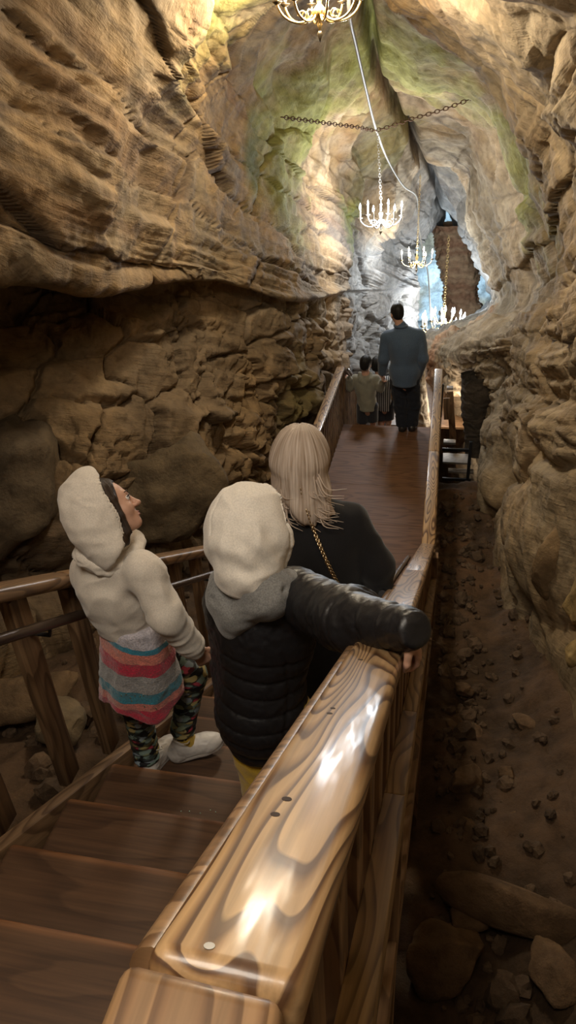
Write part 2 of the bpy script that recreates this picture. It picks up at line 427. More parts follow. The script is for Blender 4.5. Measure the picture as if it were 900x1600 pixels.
# ------------------------------------------------------------------ cave
R_ = lambda *a: np.array(a, float)
rows = [
 # J: under the left ground
 [R_(-2.9,-2,-1.5), R_(-2.7,1.5,-1.5), R_(-2.6,3.2,-1.5), R_(-2.5,4.3,-1.5), R_(-2.3,5.6,-1.6), R_(-1.9,7.6,-1.8), R_(-1.7,10.5,-2.5), R_(-1.9,14,-5), R_(-1.3,18.5,-8)],
 # I: foot of the left wall
 [R_(-3.0,-2,.6), R_(-2.8,1.5,.5), W(0,960,3.5), W(150,890,4.3), W(310,840,5.5), W(430,760,7.4), W(540,690,10.2), W(556,650,14), R_(-1.3,18.5,-5)],
 # H
 [R_(-3.3,-2,1.5), R_(-3.2,1.5,1.5), W(0,740,4.1), W(170,700,4.9), W(320,670,6.1), W(450,620,7.9), W(535,590,10.6), W(548,575,14), W(652,548,18.5)],
 # G
 [R_(-3.7,-2,2.6), R_(-3.5,1.5,2.6), W(0,545,4.85), W(180,525,5.5), W(330,510,6.65), W(465,530,8.3), W(532,515,10.8), W(545,512,14), W(654,500,18.5)],
 # F: back of the recess
 [R_(-4.0,-2,3.2), R_(-3.9,1.5,3.2), W(0,445,5.3), W(180,446,6.0), W(330,442,6.9), W(465,472,8.4), W(532,470,10.9), W(547,466,14), W(656,466,18.6)],
 # E: lip of the overhang
 [R_(-2.8,-2,3.45), R_(-2.6,1.5,3.4), W(0,425,3.5), W(180,440,4.7), W(330,436,6.3), W(465,464,8.25), W(532,452,10.8), W(548,450,14), W(656,448,18.5)],
 # D
 [R_(-2.7,-2,4.3), R_(-2.5,1.5,4.2), W(0,270,3.35), W(170,340,4.6), W(330,385,6.3), W(450,412,8.4), W(530,420,10.9), W(552,425,14), W(655,425,18.5)],
 # C
 [R_(-2.1,-2,5.3), R_(-1.9,2.0,5.1), W(140,40,4.3), W(290,160,6.2), W(400,265,8.5), W(500,325,11), W(556,362,13), W(588,383,15.5), W(652,388,19)],
 # B
 [R_(-1.0,-2,6.2), R_(-.9,3,5.8), W(330,-60,5.5), W(400,70,7.6), W(480,195,10.5), W(560,280,13), W(612,325,15), W(648,350,17.5), W(675,362,20.5)],
 # A: crack
 [R_(.2,-2,6.6), R_(.25,3,6.0), W(548,-100,6.5), W(560,15,8.5), W(602,150,11.5), W(650,240,14), W(680,285,16.5), W(690,335,19), W(702,352,23)],
 # K
 [R_(1.0,-2,6.3), R_(.95,3,5.6), W(690,-60,5.6), W(692,45,7.6), W(722,130,10.3), W(736,200,12.6), W(734,270,15), W(722,330,18), W(712,360,22)],
 # L
 [R_(1.6,-2,5.5), R_(1.35,3,5.0), W(790,-10,4.9), W(775,100,6.6), W(795,185,8.6), W(792,270,11), W(745,335,14), W(728,350,17), W(722,370,22)],
 # M
 [R_(1.9,-2,4.3), R_(1.55,2.5,4.2), W(910,120,4.7), W(875,250,6.0), W(860,330,7.7), W(830,395,9.8), W(770,390,12.6), W(748,390,16), W(742,400,21)],
 # N
 [R_(2.0,-2,3.3), R_(1.7,2.5,3.2), W(935,340,4.6), W(905,405,5.9), W(872,440,7.5), W(835,465,9.6), W(790,478,12.4), W(772,475,15), W(764,470,20)],
 # O
 [R_(1.6,-2,2.5), R_(1.4,2.5,2.4), W(930,480,4.3), W(890,500,5.5), W(830,515,7.2), W(770,532,9), W(720,540,11), W(692,535,13), W(662,528,16)],
 # Q
 [R_(1.5,-2,1.9), R_(1.35,2.5,1.9), W(930,640,4.3), W(880,625,5.4), W(818,608,7.2), W(768,598,9.2), W(738,605,10.6), W(682,600,12.6), W(650,598,15.2)],
 # T
 [R_(1.4,-2,1.0), R_(1.2,2.5,1.0), W(930,800,4.2), W(862,745,5.6), W(795,720,7.1), W(756,690,8.6), W(760,660,10.4), W(676,640,13.5), W(640,640,15.6)],
 # U
 [R_(1.3,-2,.0), R_(1.15,2.0,.0), W(915,1040,3.9), W(850,900,5), W(785,830,6.4), W(748,765,8.2), W(760,745,9.7), W(676,720,13.5), W(640,700,15.6)],
 # V
 [R_(1.2,-2,-1.5), R_(1.1,2,-1.5), R_(.95,4,-1.5), R_(.95,5.2,-1.6), R_(.95,6.5,-1.8), R_(.9,8.2,-2), R_(1.05,9.8,-2.6), R_(.0,13.5,-5), R_(-.6,16,-7)],
]
CG = np.array([[np.asarray(p, float) for p in r] for r in rows])
NR, NS = CG.shape[:2]
def fine_t(n, seg_w):
    seg_w = np.array(seg_w, float); c = np.concatenate([[0], np.cumsum(seg_w)]); c /= c[-1]
    return np.interp(np.linspace(0, 1, n), c, np.arange(len(seg_w) + 1))
tv = fine_t(680, [.6, 1.2, 1.5, 1, .9, 1.2, 1.3, 1.5, 1.3, 1.3, 1, 1, 1, 1, 1, 1.1, 1.1, .6])
tu = fine_t(900, [.4, .8, 1.3, 1.5, 1.6, 1.7, 1.5, 1.2])
G1 = catmull(CG, tv)                                   # (nv, NS, 3)
G2 = catmull(np.swapaxes(G1, 0, 1), tu)                # (nu, nv, 3)
nu, nv = G2.shape[:2]
VV = np.repeat(tv[None, :], nu, 0)
UU = np.repeat(tu[:, None], nv, 1)
def grid_normals(G):
    du = np.gradient(G, axis=0); dv = np.gradient(G, axis=1)
    n = np.cross(du, dv); n /= (np.linalg.norm(n, axis=2, keepdims=True) + 1e-9)
    return n
NN = grid_normals(G2)
# point the normals at the passage
ax = np.stack([-.6 + 0 * G2[..., 1], G2[..., 1], 2.6 - .16 * np.maximum(G2[..., 1], 0)], -1)
if ((ax - G2) * NN).sum() < 0: NN = -NN
P = G2.reshape(-1, 3); v = VV.ravel(); u = UU.ravel()
def band(a, b, w=.5): return sstep(a - w, a + w, v) * (1 - sstep(b - w, b + w, v))
w_left_slab = band(4.8, 7.6, .4)
w_vault = band(7.4, 11.6, .5)
w_right = band(11.4, 15.8, .5)
w_block = np.clip(band(1.0, 4.5, .4) * .9 + band(14.2, 15.6, .3) * .3, 0, 1)
w_low = band(0, 2.4, .5) + band(15.6, 19, .3)
n_big = fbm(P * .55, 3)
n_mid = fbm(P * 1.7 + 5, 4)
n_fine = fbm(P * 6.0 + 9, 3)
n_lo = fbm(P * np.array([.9, .45, .9]) + 13, 2)
warp = .38 * fbm(P * np.array([.45, .28, .45]) + 3, 2)
# bedding: dips 20 degrees along the passage, level across it
BD = np.array([.0, .94, -.34]); BN = np.array([.14, .337, .93])
s_d = P @ BD
Pw = np.stack([P[:, 0] * .55, s_d * .16, (P @ BN) * .5], -1)
n_lo = fbm(Pw * 2.2 + 13, 2)
t_bed = P @ BN + .20 * fbm(Pw + 3, 2) + .02 * n_lo
str1 = terrace(t_bed * 2.1 + .25 * n_lo, .82); str2 = terrace(t_bed * 6.5 + .3 * n_lo, .75); str3 = terrace(t_bed * 19 + .5 * n_lo, .65)
mod1 = sstep(-.35, .5, perlin(P * .8 + 30)); mod2 = sstep(-.4, .4, perlin(P * 1.3 + 50))
# billows across the vault
t_x = P[:, 1] * .52 - np.abs(P[:, 0] - .3) ** 1.5 * .16 + .55 * fbm(P * np.array([.5, .35, .5]) + 7, 2) + .25 * t_bed
cx1 = terrace(t_x * 1.25, .86); cx2 = terrace(t_x * 3.4 + .3 * n_lo, .8); cx3 = terrace(t_x * 10 + .4 * n_lo, .65)
# plates split along the bedding
Pp = np.stack([t_bed * 1.9, s_d * .24, (P[:, 0] + .3 * P[:, 2]) * .6], -1) + .15 * np.stack([n_mid, n_big, n_lo], -1)
q1, q2, qid = worley(Pp); plate = (_rnd[qid, 3] - .5); pl_e = np.exp(-((q2 - q1) / .035) ** 2)
Pp2 = np.stack([t_bed * 5.0, s_d * .6, (P[:, 0] + .3 * P[:, 2]) * 1.9], -1) + .2 * np.stack([n_lo, n_mid, n_big], -1) + 8
k1_, k2_, kid = worley(Pp2); plate2 = (_rnd[kid, 3] - .5); pl_e2 = np.exp(-((k2_ - k1_) / .05) ** 2)
# broken blocks
Pb = P * np.array([1.2, 1.2, 1.6]) + .25 * np.stack([n_mid, np.roll(n_mid, 7), n_big], -1)
f1, f2, cid = worley(Pb * 1.3); g1, g2, gid = worley(Pb * 3.3 + 4)
h1, h2, hid = worley(P * np.array([.55, .55, .7]) + .2 * n_big[:, None])
blk = (_rnd[cid, 3] - .5) * .20 - .10 * np.exp(-((f2 - f1) / .07) ** 2) + (_rnd[gid, 3] - .5) * .09 * mod1 - .035 * np.exp(-((g2 - g1) / .08) ** 2) * mod1
bould = .42 * (np.sqrt(np.maximum(0, 1 - np.minimum(h1, 1) ** 2)) - .7) - .10 * np.exp(-((h2 - h1) / .05) ** 2)
disp = .16 * n_big + .045 * n_mid + .014 * n_fine
disp = disp + w_left_slab * (.15 * str1 * mod1 + .05 * str2 * mod2 + .014 * str3 * mod1)
disp = disp + w_vault * (.19 * cx1 + .07 * cx2 * mod2 + .010 * cx3 * mod1)
disp = disp + w_right * (.12 * str1 * mod1 + .04 * str2 * mod2 + .010 * str3 * mod1)
disp = disp + w_block * (blk * 1.0 + .07 * str1 + .04 * str2 * mod1)
disp = disp + np.clip(w_low, 0, 1) * (bould * .8 + np.where(v > 10, .06, .3) * blk)
disp = disp + (w_left_slab + .8 * w_right + .35 * w_vault) * (.115 * plate - .035 * pl_e) + (w_left_slab * .8 + w_right) * (.035 * plate2 - .02 * pl_e2) * mod2
# joints: a few deep cracks
lip = np.exp(-((v - 4.95 - .1 * n_mid) / .22) ** 2)
disp = disp * (1 - .85 * np.exp(-((v - 4.6) / .5) ** 2)) + .06 * lip + .05 * lip * n_lo
crack_c = 9 + .10 * perlin(np.stack([P[:, 1] * .7, 0 * u, 0 * u], -1)) + .02 * n_mid
cw = .05 + .03 * perlin(np.stack([P[:, 1] * .9 + 40, 0 * u, 0 * u], -1))
crack = np.exp(-((v - crack_c) / np.maximum(cw, .02)) ** 2)
shoulder = np.exp(-((v - crack_c) / .35) ** 2)
disp = disp - .45 * crack - .22 * shoulder
joint = np.exp(-(perlin(P * np.array([.7, .4, .7]) + 70) / .018) ** 2) * sstep(-.1, .3, perlin(P * .6 + 90))
disp = disp - .06 * joint * (1 - w_block)
fade = 1.0
Pd = (P + NN.reshape(-1, 3) * (disp * fade)[:, None])
# ---- colours: rock tones, umber along the crack and plate edges
def mix(a, b, t): return a + (b - a) * t[:, None]
tan = np.array([.36, .235, .11]); grey = np.array([.26, .20, .125]); rust = np.array([.22, .105, .04]); pale = np.array([.45, .37, .26]); brown = np.array([.17, .115, .065]); umber = np.array([.075, .048, .03])
green = np.array([.30, .30, .075]); lime = np.array([.33, .42, .05]); slate = np.array([.27, .28, .285])
c_n1 = sstep(-.5, .5, fbm(P * .9 + 21, 4)); c_n2 = sstep(-.4, .6, fbm(P * 2.6 + 33, 4)); c_n3 = sstep(-.3, .6, fbm(P * .5 + 60, 3))
col = mix(np.tile(tan, (len(P), 1)), np.tile(grey, (len(P), 1)), c_n1)
streak = sstep(.05, .7, perlin(np.stack([np.where(w_vault > .5, t_x * 3, t_bed * 4), s_d * .3, P[:, 0] * .3], -1)) + .22 * n_mid)
col = mix(col, np.tile(rust, (len(P), 1)), .6 * streak * (w_left_slab + w_vault * .6 + w_right * .6).clip(0, 1))
col = mix(col, np.tile(pale, (len(P), 1)), .4 * c_n2 * (w_vault + w_right + .5 * w_block).clip(0, 1))
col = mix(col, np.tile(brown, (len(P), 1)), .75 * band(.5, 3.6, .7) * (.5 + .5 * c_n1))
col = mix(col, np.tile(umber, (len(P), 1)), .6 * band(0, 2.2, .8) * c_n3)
strat_line = np.exp(-((perlin(np.stack([t_bed * 5, s_d * .35, 0 * u], -1))) / .07) ** 2) + .6 * np.exp(-((perlin(np.stack([t_bed * 16, s_d * .5, 5 + 0 * u], -1))) / .1) ** 2)
strat_x = np.exp(-((perlin(np.stack([t_x * 3.2, P[:, 0] * .5, 0 * u], -1))) / .05) ** 2)
col = mix(col, np.tile(umber, (len(P), 1)), .5 * np.clip(strat_line * (w_left_slab * .8 + w_right * .6), 0, 1))
col = mix(col, np.tile(umber, (len(P), 1)), .85 * strat_x * w_vault * (.4 + .6 * mod1))
col = mix(col, np.tile(umber, (len(P), 1)), np.clip(.9 * crack, 0, 1) * .8)
col = mix(col, np.tile(umber, (len(P), 1)), np.clip(pl_e * .75 * (w_left_slab + w_right + .3 * w_vault), 0, .8))
col = col * (1 + .22 * plate * (w_left_slab + w_right))[:, None]
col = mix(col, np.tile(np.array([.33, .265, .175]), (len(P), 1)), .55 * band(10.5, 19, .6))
for (px, py, Y, r, cc, a) in [(430, 235, 9.3, 1.1, green, .95), (395, 250, 8.4, .35, np.array([.08, .11, .05]), .8), (480, 160, 10.0, .9, green, .7), (640, 115, 10.5, 1.2, green, .8), (300, 5, 6.0, .55, green, .6),
                              (560, 395, 12.5, .75, lime, .95), (775, 290, 9.5, 1.0, green, .85), (830, 320, 8.0, .6, green, .45), (600, 250, 13.2, .9, green, .4), (440, 620, 8.0, .5, np.array([.24, .20, .06]), .6), (740, 330, 13, .8, pale, .5), (230, 250, 5.4, .6, brown, .5), (685, 640, 13.5, 1.6, np.array([.40, .19, .09]), 1.2)]:
    c0 = W(px, py, Y); d = np.linalg.norm(P - c0, axis=1) / r
    wgt = a * np.clip(1.25 - d + .5 * n_mid + .25 * n_fine, 0, 1)
    col = mix(col, np.tile(cc, (len(P), 1)), np.clip(wgt, 0, 1) * .9)
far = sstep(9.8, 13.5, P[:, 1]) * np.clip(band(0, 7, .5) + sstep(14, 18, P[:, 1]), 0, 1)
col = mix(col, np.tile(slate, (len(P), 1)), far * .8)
col *= (.88 + .24 * c_n2)[:, None]

def rock_mat(name, rough=.85, bs=.5):
    mt, nt, b = new_mat(name)
    at = N(nt, 'ShaderNodeAttribute', attribute_name='pigment')
    mp = coords(nt)
    n1 = N(nt, 'ShaderNodeTexNoise'); n1.inputs['Scale'].default_value = 9; n1.inputs['Detail'].default_value = 8; n1.inputs['Roughness'].default_value = .65
    nt.links.new(mp.outputs[0], n1.inputs['Vector'])
    r = ramp(nt, n1.outputs['Fac'], [(.28, (.62, .60, .58)), (.5, (1, 1, 1)), (.74, (1.28, 1.26, 1.2))])
    mx = N(nt, 'ShaderNodeMix', data_type='RGBA', blend_type='MULTIPLY'); mx.inputs['Factor'].default_value = 1
    nt.links.new(at.outputs['Color'], mx.inputs[6]); nt.links.new(r.outputs[0], mx.inputs[7])
    nt.links.new(mx.outputs[2], b.inputs['Base Color'])
    b.inputs['Roughness'].default_value = rough; b.inputs['Specular IOR Level'].default_value = .3
    at2 = N(nt, 'ShaderNodeAttribute', attribute_name='bed')
    n2 = N(nt, 'ShaderNodeTexNoise'); n2.inputs['Scale'].default_value = 1.0; n2.inputs['Detail'].default_value = 6; n2.inputs['Roughness'].default_value = .7
    nt.links.new(at2.outputs['Vector'], n2.inputs['Vector'])
    vo = N(nt, 'ShaderNodeTexVoronoi', feature='DISTANCE_TO_EDGE'); vo.inputs['Scale'].default_value = 2.2
    wv = N(nt, 'ShaderNodeMix', data_type='VECTOR'); wv.inputs['Factor'].default_value = .12
    nt.links.new(mp.outputs[0], wv.inputs[4]); nt.links.new(n1.outputs['Color'], wv.inputs[5]); nt.links.new(wv.outputs[1], vo.inputs['Vector'])
    cr = ramp(nt, vo.outputs['Distance'], [(0, (0, 0, 0)), (.03, (1, 1, 1))])
    b1 = bump(nt, b, n2.outputs['Fac'], .55 * bs, .05)
    b2 = bump(nt, b, n1.outputs['Fac'], .7 * bs, .03, b1)
    b3 = bump(nt, b, cr.outputs[0], .25 * bs, .015, b2)
    return mt
M_ROCK = rock_mat('sandstone', .85, 1.0)
M_ROCKB = rock_mat('loose_stone', .9, .8)
def set_attr(me, name, arr, typ='FLOAT_COLOR'):
    a = me.attributes.new(name, typ, 'POINT')
    if typ == 'FLOAT_COLOR':
        c = np.ones((len(arr), 4), np.float32); c[:, :3] = arr; a.data.foreach_set('color', c.ravel())
    else:
        a.data.foreach_set('vector', np.asarray(arr, np.float32).ravel())
bed = np.stack([t_bed * 15, s_d * 1.3, P[:, 0] * 1.3], -1)
bed = np.where((w_vault > .5)[:, None], np.stack([t_x * 9, P[:, 0] * 1.6, s_d], -1), bed)
def cave_piece(name, va, vb, label, cat, ua=0, ub=99):
    sel_v = np.where((tv >= va - 1e-6) & (tv <= vb + 1e-6))[0]; sel_u = np.where((tu >= ua - 1e-6) & (tu <= ub + 1e-6))[0]
    if sel_v[-1] < nv - 1: sel_v = np.append(sel_v, sel_v[-1] + 1)
    if sel_u[-1] < nu - 1: sel_u = np.append(sel_u, sel_u[-1] + 1)
    idx = sel_u[:, None] * nv + sel_v[None, :]
    a, b2 = len(sel_u), len(sel_v)
    loc = np.arange(a * b2).reshape(a, b2)
    q = np.stack([loc[:-1, :-1], loc[1:, :-1], loc[1:, 1:], loc[:-1, 1:]], -1).reshape(-1, 4)
    ids = idx.ravel()
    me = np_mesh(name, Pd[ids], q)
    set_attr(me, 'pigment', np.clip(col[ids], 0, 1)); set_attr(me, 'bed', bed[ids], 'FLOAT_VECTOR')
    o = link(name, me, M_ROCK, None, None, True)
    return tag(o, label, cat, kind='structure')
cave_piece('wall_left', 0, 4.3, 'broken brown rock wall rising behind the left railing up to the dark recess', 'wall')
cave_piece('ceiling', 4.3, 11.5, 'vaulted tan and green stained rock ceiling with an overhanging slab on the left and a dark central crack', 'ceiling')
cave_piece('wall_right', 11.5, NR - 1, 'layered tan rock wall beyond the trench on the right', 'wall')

# ---- ground
def ground_z(x, y):
    z = -.35 + np.clip(6 - y, 0, 9) * .16 - sstep(8.3, 9.4, y) * 1.9 - np.clip(y - 10, 0, 30) * .35
    left = sstep(-.9, -1.7, x)
    zl = .75 - np.clip(y - 2, 0, 20) * .17
    z = z + left * (np.maximum(zl, z) - z)
    z = z + sstep(.45, 1.6, x) * .5 * sstep(8.5, 6, y)
    return z
gx = np.linspace(-4.4, 2.2, 200); gy = np.concatenate([np.linspace(-2.5, 10, 330), np.linspace(10.1, 27, 60)])
XX, YY = np.meshgrid(gx, gy, indexing='ij')
Pg = np.stack([XX.ravel(), YY.ravel(), np.zeros(XX.size)], -1)
zg = ground_z(Pg[:, 0], Pg[:, 1])
ff = fbm(Pg * 1.1, 4); fg = fbm(Pg * 5, 3); w1, w2, wid = worley(Pg * 3.0 + .1 * fg[:, None]); w3, w4, wid2 = worley(Pg * 7.5 + .1 * fg[:, None])
rub = sstep(.1, .8, fbm(Pg * .7 + 12, 2) + .45)
zg = zg + .10 * ff + .025 * fg + rub * (.12 * np.maximum(0, .5 - w1) * (_rnd[wid, 3] > .5) + .07 * np.maximum(0, .5 - w3))
Pg[:, 2] = zg
a, b2 = XX.shape; loc = np.arange(a * b2).reshape(a, b2)
q = np.stack([loc[:-1, :-1], loc[1:, :-1], loc[1:, 1:], loc[:-1, 1:]], -1).reshape(-1, 4)
me = np_mesh('floor', Pg, q)
gc = mix(np.tile(np.array([.065, .04, .022]), (len(Pg), 1)), np.tile(np.array([.115, .07, .04]), (len(Pg), 1)), sstep(-.4, .5, ff + .5 * fg))
gc = mix(gc, np.tile(np.array([.2, .095, .04]), (len(Pg), 1)), .5 * sstep(5, 8, Pg[:, 1]) * sstep(-.3, .5, ff))
set_attr(me, 'pigment', gc); set_attr(me, 'bed', Pg * 4, 'FLOAT_VECTOR')
o = link('floor', me, M_ROCK, None, None, True); tag(o, 'dark dirt and rubble ground of the cave under the walkway', 'ground', kind='structure')

# ---- back of the cave
def sheet(name, corners, n, mat, dispf, colf, label, cat):
    c = np.array(corners, float); s = np.linspace(0, 1, n)
    S, T = np.meshgrid(s, s, indexing='ij'); S = S.ravel()[:, None]; T = T.ravel()[:, None]
    Q = (1 - S) * (1 - T) * c[0] + S * (1 - T) * c[1] + S * T * c[2] + (1 - S) * T * c[3]
    Q = Q + dispf(Q)
    loc = np.arange(n * n).reshape(n, n)
    q = np.stack([loc[:-1, :-1], loc[1:, :-1], loc[1:, 1:], loc[:-1, 1:]], -1).reshape(-1, 4)
    me = np_mesh(name, Q, q); set_attr(me, 'pigment', colf(Q)); set_attr(me, 'bed', Q * np.array([2, 2, 14]), 'FLOAT_VECTOR')
    return tag(link(name, me, M_ROCK, None, None, True), label, cat, kind='structure')
def bk_d(Q):
    d = .9 * fbm(Q * .5, 4) + .25 * terrace(Q[:, 2] * 2.2 + fbm(Q * .6, 2))
    o_ = np.zeros_like(Q); o_[:, 1] = d; return o_
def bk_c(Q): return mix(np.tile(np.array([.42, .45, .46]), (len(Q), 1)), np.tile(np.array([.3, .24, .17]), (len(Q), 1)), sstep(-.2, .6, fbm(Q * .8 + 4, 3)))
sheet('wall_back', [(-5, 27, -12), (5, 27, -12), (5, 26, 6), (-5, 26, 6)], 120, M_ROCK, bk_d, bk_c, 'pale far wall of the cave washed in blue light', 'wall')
def rock_lathe(name, base, top, r0, r1, seed, label, cat, strat=6., colr=None, kind=None, ex=(1, 1)):
    nz, na = 120, 90
    s = np.linspace(0, 1, nz); an = np.linspace(0, 2 * PI, na, endpoint=False)
    S, A = np.meshgrid(s, an, indexing='ij'); S = S.ravel(); A = A.ravel()
    base = np.array(base, float); top = np.array(top, float)
    C = base[None] + (top - base)[None] * S[:, None]
    r = r0 + (r1 - r0) * S
    D = np.stack([np.cos(A) * ex[0], np.sin(A) * ex[1], 0 * A], -1)
    Q = C + D * r[:, None]
    ww = fbm(Q * 1.2 + seed, 4)
    k = .10 * terrace(Q[:, 2] * strat * .8 + 2.2 * ww + .5 * np.sin(A * 2 + seed), .75) + .26 * ww + .05 * terrace(Q[:, 2] * strat * 2.3 + 2 * ww)
    Q = Q + D * (k * (r0 + r1) / 2 * 1.2)[:, None]
    loc = np.arange(nz * na).reshape(nz, na)
    q = np.stack([loc[:-1], np.roll(loc, -1, 1)[:-1], np.roll(loc, -1, 1)[1:], loc[1:]], -1).reshape(-1, 4)
    me = np_mesh(name, Q, q)
    cA, cB = colr or (np.array([.24, .13, .075]), np.array([.36, .25, .15]))
    set_attr(me, 'pigment', mix(np.tile(cA, (len(Q), 1)), np.tile(cB, (len(Q), 1)), sstep(-.4, .5, perlin(np.stack([Q[:, 2] * 5 + ww, 0 * S, 0 * S], -1)) + .4 * ww)))
    set_attr(me, 'bed', np.stack([Q[:, 2] * 16, A, Q[:, 0]], -1), 'FLOAT_VECTOR')
    return tag(link(name, me, M_ROCK, None, None, True), label, cat, kind=kind)
pb = W(728, 545, 21.5); pt = W(708, 350, 21.5)
rock_lathe('rock_pillar', pb, pt, .62, .5, 3.0, 'reddish layered rock pillar at the far end of the cave behind the chandeliers', 'rock', 5., kind='structure', ex=(1, .8))
pb = W(648, 462, 19.); pt = W(640, 385, 19.)
# standing pale stone beyond the boardwalk
p = W(657, 668, 11.0); p2 = W(657, 578, 11.0)
rock_lathe('standing_rock', p, p2, .16, .07, 8.0, 'pale mottled standing rock just right of the legs of the man in blue', 'rock', 3., (np.array([.25, .2, .13]), np.array([.5, .45, .36])))

# ---- loose rocks
def rock(px, py, size, seed, label, zoff=.0, ex=(1, .8, .7), colr=(.16, .10, .055), group=None, world=None):
    if world is None:
        lo, hi = .5, 16.
        for _ in range(40):
            t = (lo + hi) / 2; q_ = W(px, py, t)
            if q_[2] > ground_z(q_[0], q_[1]): lo = t
            else: hi = t
        c = W(px, py, lo)
    else: c = np.array(world, float)
    bm = bmesh.new(); bmesh.ops.create_icosphere(bm, subdivisions=4, radius=1.0)
    V = np.array([vv.co[:] for vv in bm.verts])
    rg = np.random.default_rng(seed)
    for _ in range(16):                       # facets
        n = rg.normal(size=3); n /= np.linalg.norm(n); h = rg.uniform(.55, .95)
        d = V @ n - h; V = V - np.outer(np.maximum(d, 0), n)
    V = V + V * ((.10 if size < .5 else .22) * fbm(V * 1.6 + seed, 5))[:, None]
    ang = rg.uniform(0, PI); ca, sa = math.cos(ang), math.sin(ang)
    V = V * np.array(ex) * size
    V = V @ np.array([[ca, sa, 0], [-sa, ca, 0], [0, 0, 1]])
    for vv, co in zip(bm.verts, V): vv.co = co
    me = bm_mesh(bm, 'rock')
    cc = np.tile(np.array(colr), (len(V), 1)) * (1 + .35 * fbm(V * 5 / size * .3 + seed, 3))[:, None]
    set_attr(me, 'pigment', np.clip(cc, 0, 1)); set_attr(me, 'bed', V * 14, 'FLOAT_VECTOR')
    o = link('rock', me, M_ROCKB, None, Matrix.Translation(Vector(c) + Vector((0, 0, size * ex[2] * .35 + zoff))), True)
    return tag(o, label, 'rock', group)
ROCKS = [
 (722, 1225, .15, 1, 'rounded brown rock lying in the middle of the trench floor', (1, .8, .75)),
 (722, 1080, .10, 2, 'small rounded stone at the top of the rubble beside the railing', (1, .8, .7)),
 (800, 1285, .09, 3, 'small squarish reddish stone in the trench right of the rounded rock', (1.2, .8, .5)),
 (790, 1220, .10, 4, 'flat angular stone upright in the middle of the trench', (.7, .6, 1)),
 (728, 1440, .13, 5, 'flat topped rock below the rounded rock, low in the trench', (1.1, .8, .55)),
 (690, 1510, .24, 6, 'large dark reddish rock at the bottom of the trench near the posts', (.7, 1, .9)),
 (800, 1440, .34, 7, 'long pale slab leaning in the lower right of the trench', (.45, 1.3, .6)),
 (742, 1150, .08, 8, 'small flat stone above the rounded rock in the trench', (1.2, .8, .5)),
 (705, 1140, .08, 9, 'dark little stone in the rubble nearest the railing', (1, .8, .7)),
 (820, 1130, .09, 10, 'dark low stone in the upper middle of the trench', (1.2, .8, .4)),
 (735, 1300, .09, 11, 'small dark stone just under the rounded rock', (1.1, .8, .6)),
 (860, 1520, .16, 12, 'brown rock at the lower right edge of the trench', (1.2, .9, .6)),
]
for (px, py, sz, sd, lb, ex) in ROCKS: rock(px, py, sz, sd, lb, ex=ex)
rock(892, 985, .20, 21, 'yellowish boulder at the right edge, middle of the three by the wall', ex=(.6, .9, 1.3), colr=(.34, .24, .10), world=W(905, 960, 3.9))
rock(865, 930, .26, 22, 'tall tan boulder leaning on the right wall above the trench', ex=(.6, .9, 1.3), colr=(.25, .17, .09), world=W(872, 900, 4.7))
rock(892, 1040, .11, 23, 'small yellowish boulder lowest at the right edge of the trench', ex=(.8, .8, 1.0), colr=(.34, .24, .10), world=W(897, 1030, 3.7))
rock(95, 1120, .20, 24, 'rounded grey rock on the ground seen between the left balusters', ex=(1, .8, .8), colr=(.2, .15, .09), world=W(98, 1140, 2.75))
rock(60, 1050, .25, 25, 'low brown rock ledge on the ground behind the left railing', ex=(1.6, .9, .5), colr=(.17, .11, .06), world=W(50, 1090, 3.0))
rock(265, 1000, .22, 26, 'dark brown rock behind the left railing near the raised shoe', ex=(1.3, .9, .7), colr=(.15, .1, .055), world=W(262, 1010, 3.5))
# big rounded boulder on the left wall
rock(270, 790, .62, 31, 'big rounded boulder bulging from the left wall above the railing', ex=(.8, 1.0, .85), colr=(.13, .095, .055), world=W(260, 800, 5.1))
rock(40, 800, .8, 32, 'huge smooth boulder at the left edge behind the white hood', ex=(.7, 1.0, .8), colr=(.115, .083, .05), world=W(20, 800, 4.2))

# ---- the lower platform and the side stair seen under the ledge
LP = empty('platform', (.4, 12, -.9), 'orange brown lower platform beyond the boardwalk right of the standing rock', 'platform')
for i in range(12):
    beam('deck_board', (-.75, 11.3 + i * .25, -.9), (1.0, 11.3 + i * .25, -.9), .248, .04, M_DECK2 if 'M_DECK2' in globals() else M_RAILD, LP, bev=.003, seg=1)
SS = empty('steel_framed_stair', (.45, 9.6, -1.2), 'dark framed side stair with pale treads under the rock ledge at right', 'staircase')
M_PALE = simple('worn_pale_tread', (.30, .27, .24), rough=.5, noise=.25, nscale=20)
for (pa, pb_, Y, dp) in [((693, 690), (712, 690), 9.9, .12), ((698, 606), (708, 607), 10.5, .1), ((692, 716), (736, 716), 9.75, .30), ((700, 735), (740, 736), 9.6, .1)]:
    a = W(*pa, Y); b_ = W(*pb_, Y)
    beam('tread', (a[0], Y, a[2]), (b_[0], Y, a[2]), dp, .035, M_PALE, SS, bev=.004)
for (px, ya_, Y) in ((691, 600, 9.45), (736, 690, 9.42)):
    a = W(px, ya_, Y); b_ = W(px, 762, Y)
    beam('post', (a[0], Y, a[2]), (a[0], Y, b_[2] - .3), .045, .045, M_BLACK, SS, up=(0, 1, 0), bev=.003)
for (py, Y) in ((702, 9.44), (748, 9.44)):
    a = W(691, py, Y); b_ = W(736, py, Y)
    beam('crossbar', (a[0], Y, a[2]), (b_[0], Y, a[2]), .03, .045, M_BLACK, SS, bev=.003)
for (pa, pb_, Y) in [((703, 612), (708, 690), 10.4), ((698, 622), (699, 655), 10.2)]:
    a = W(*pa, Y); b_ = W(*pb_, Y)
    beam('upright_board', a, b_, .10, .03, M_POST, SS, up=(0, 1, 0), bev=.003)
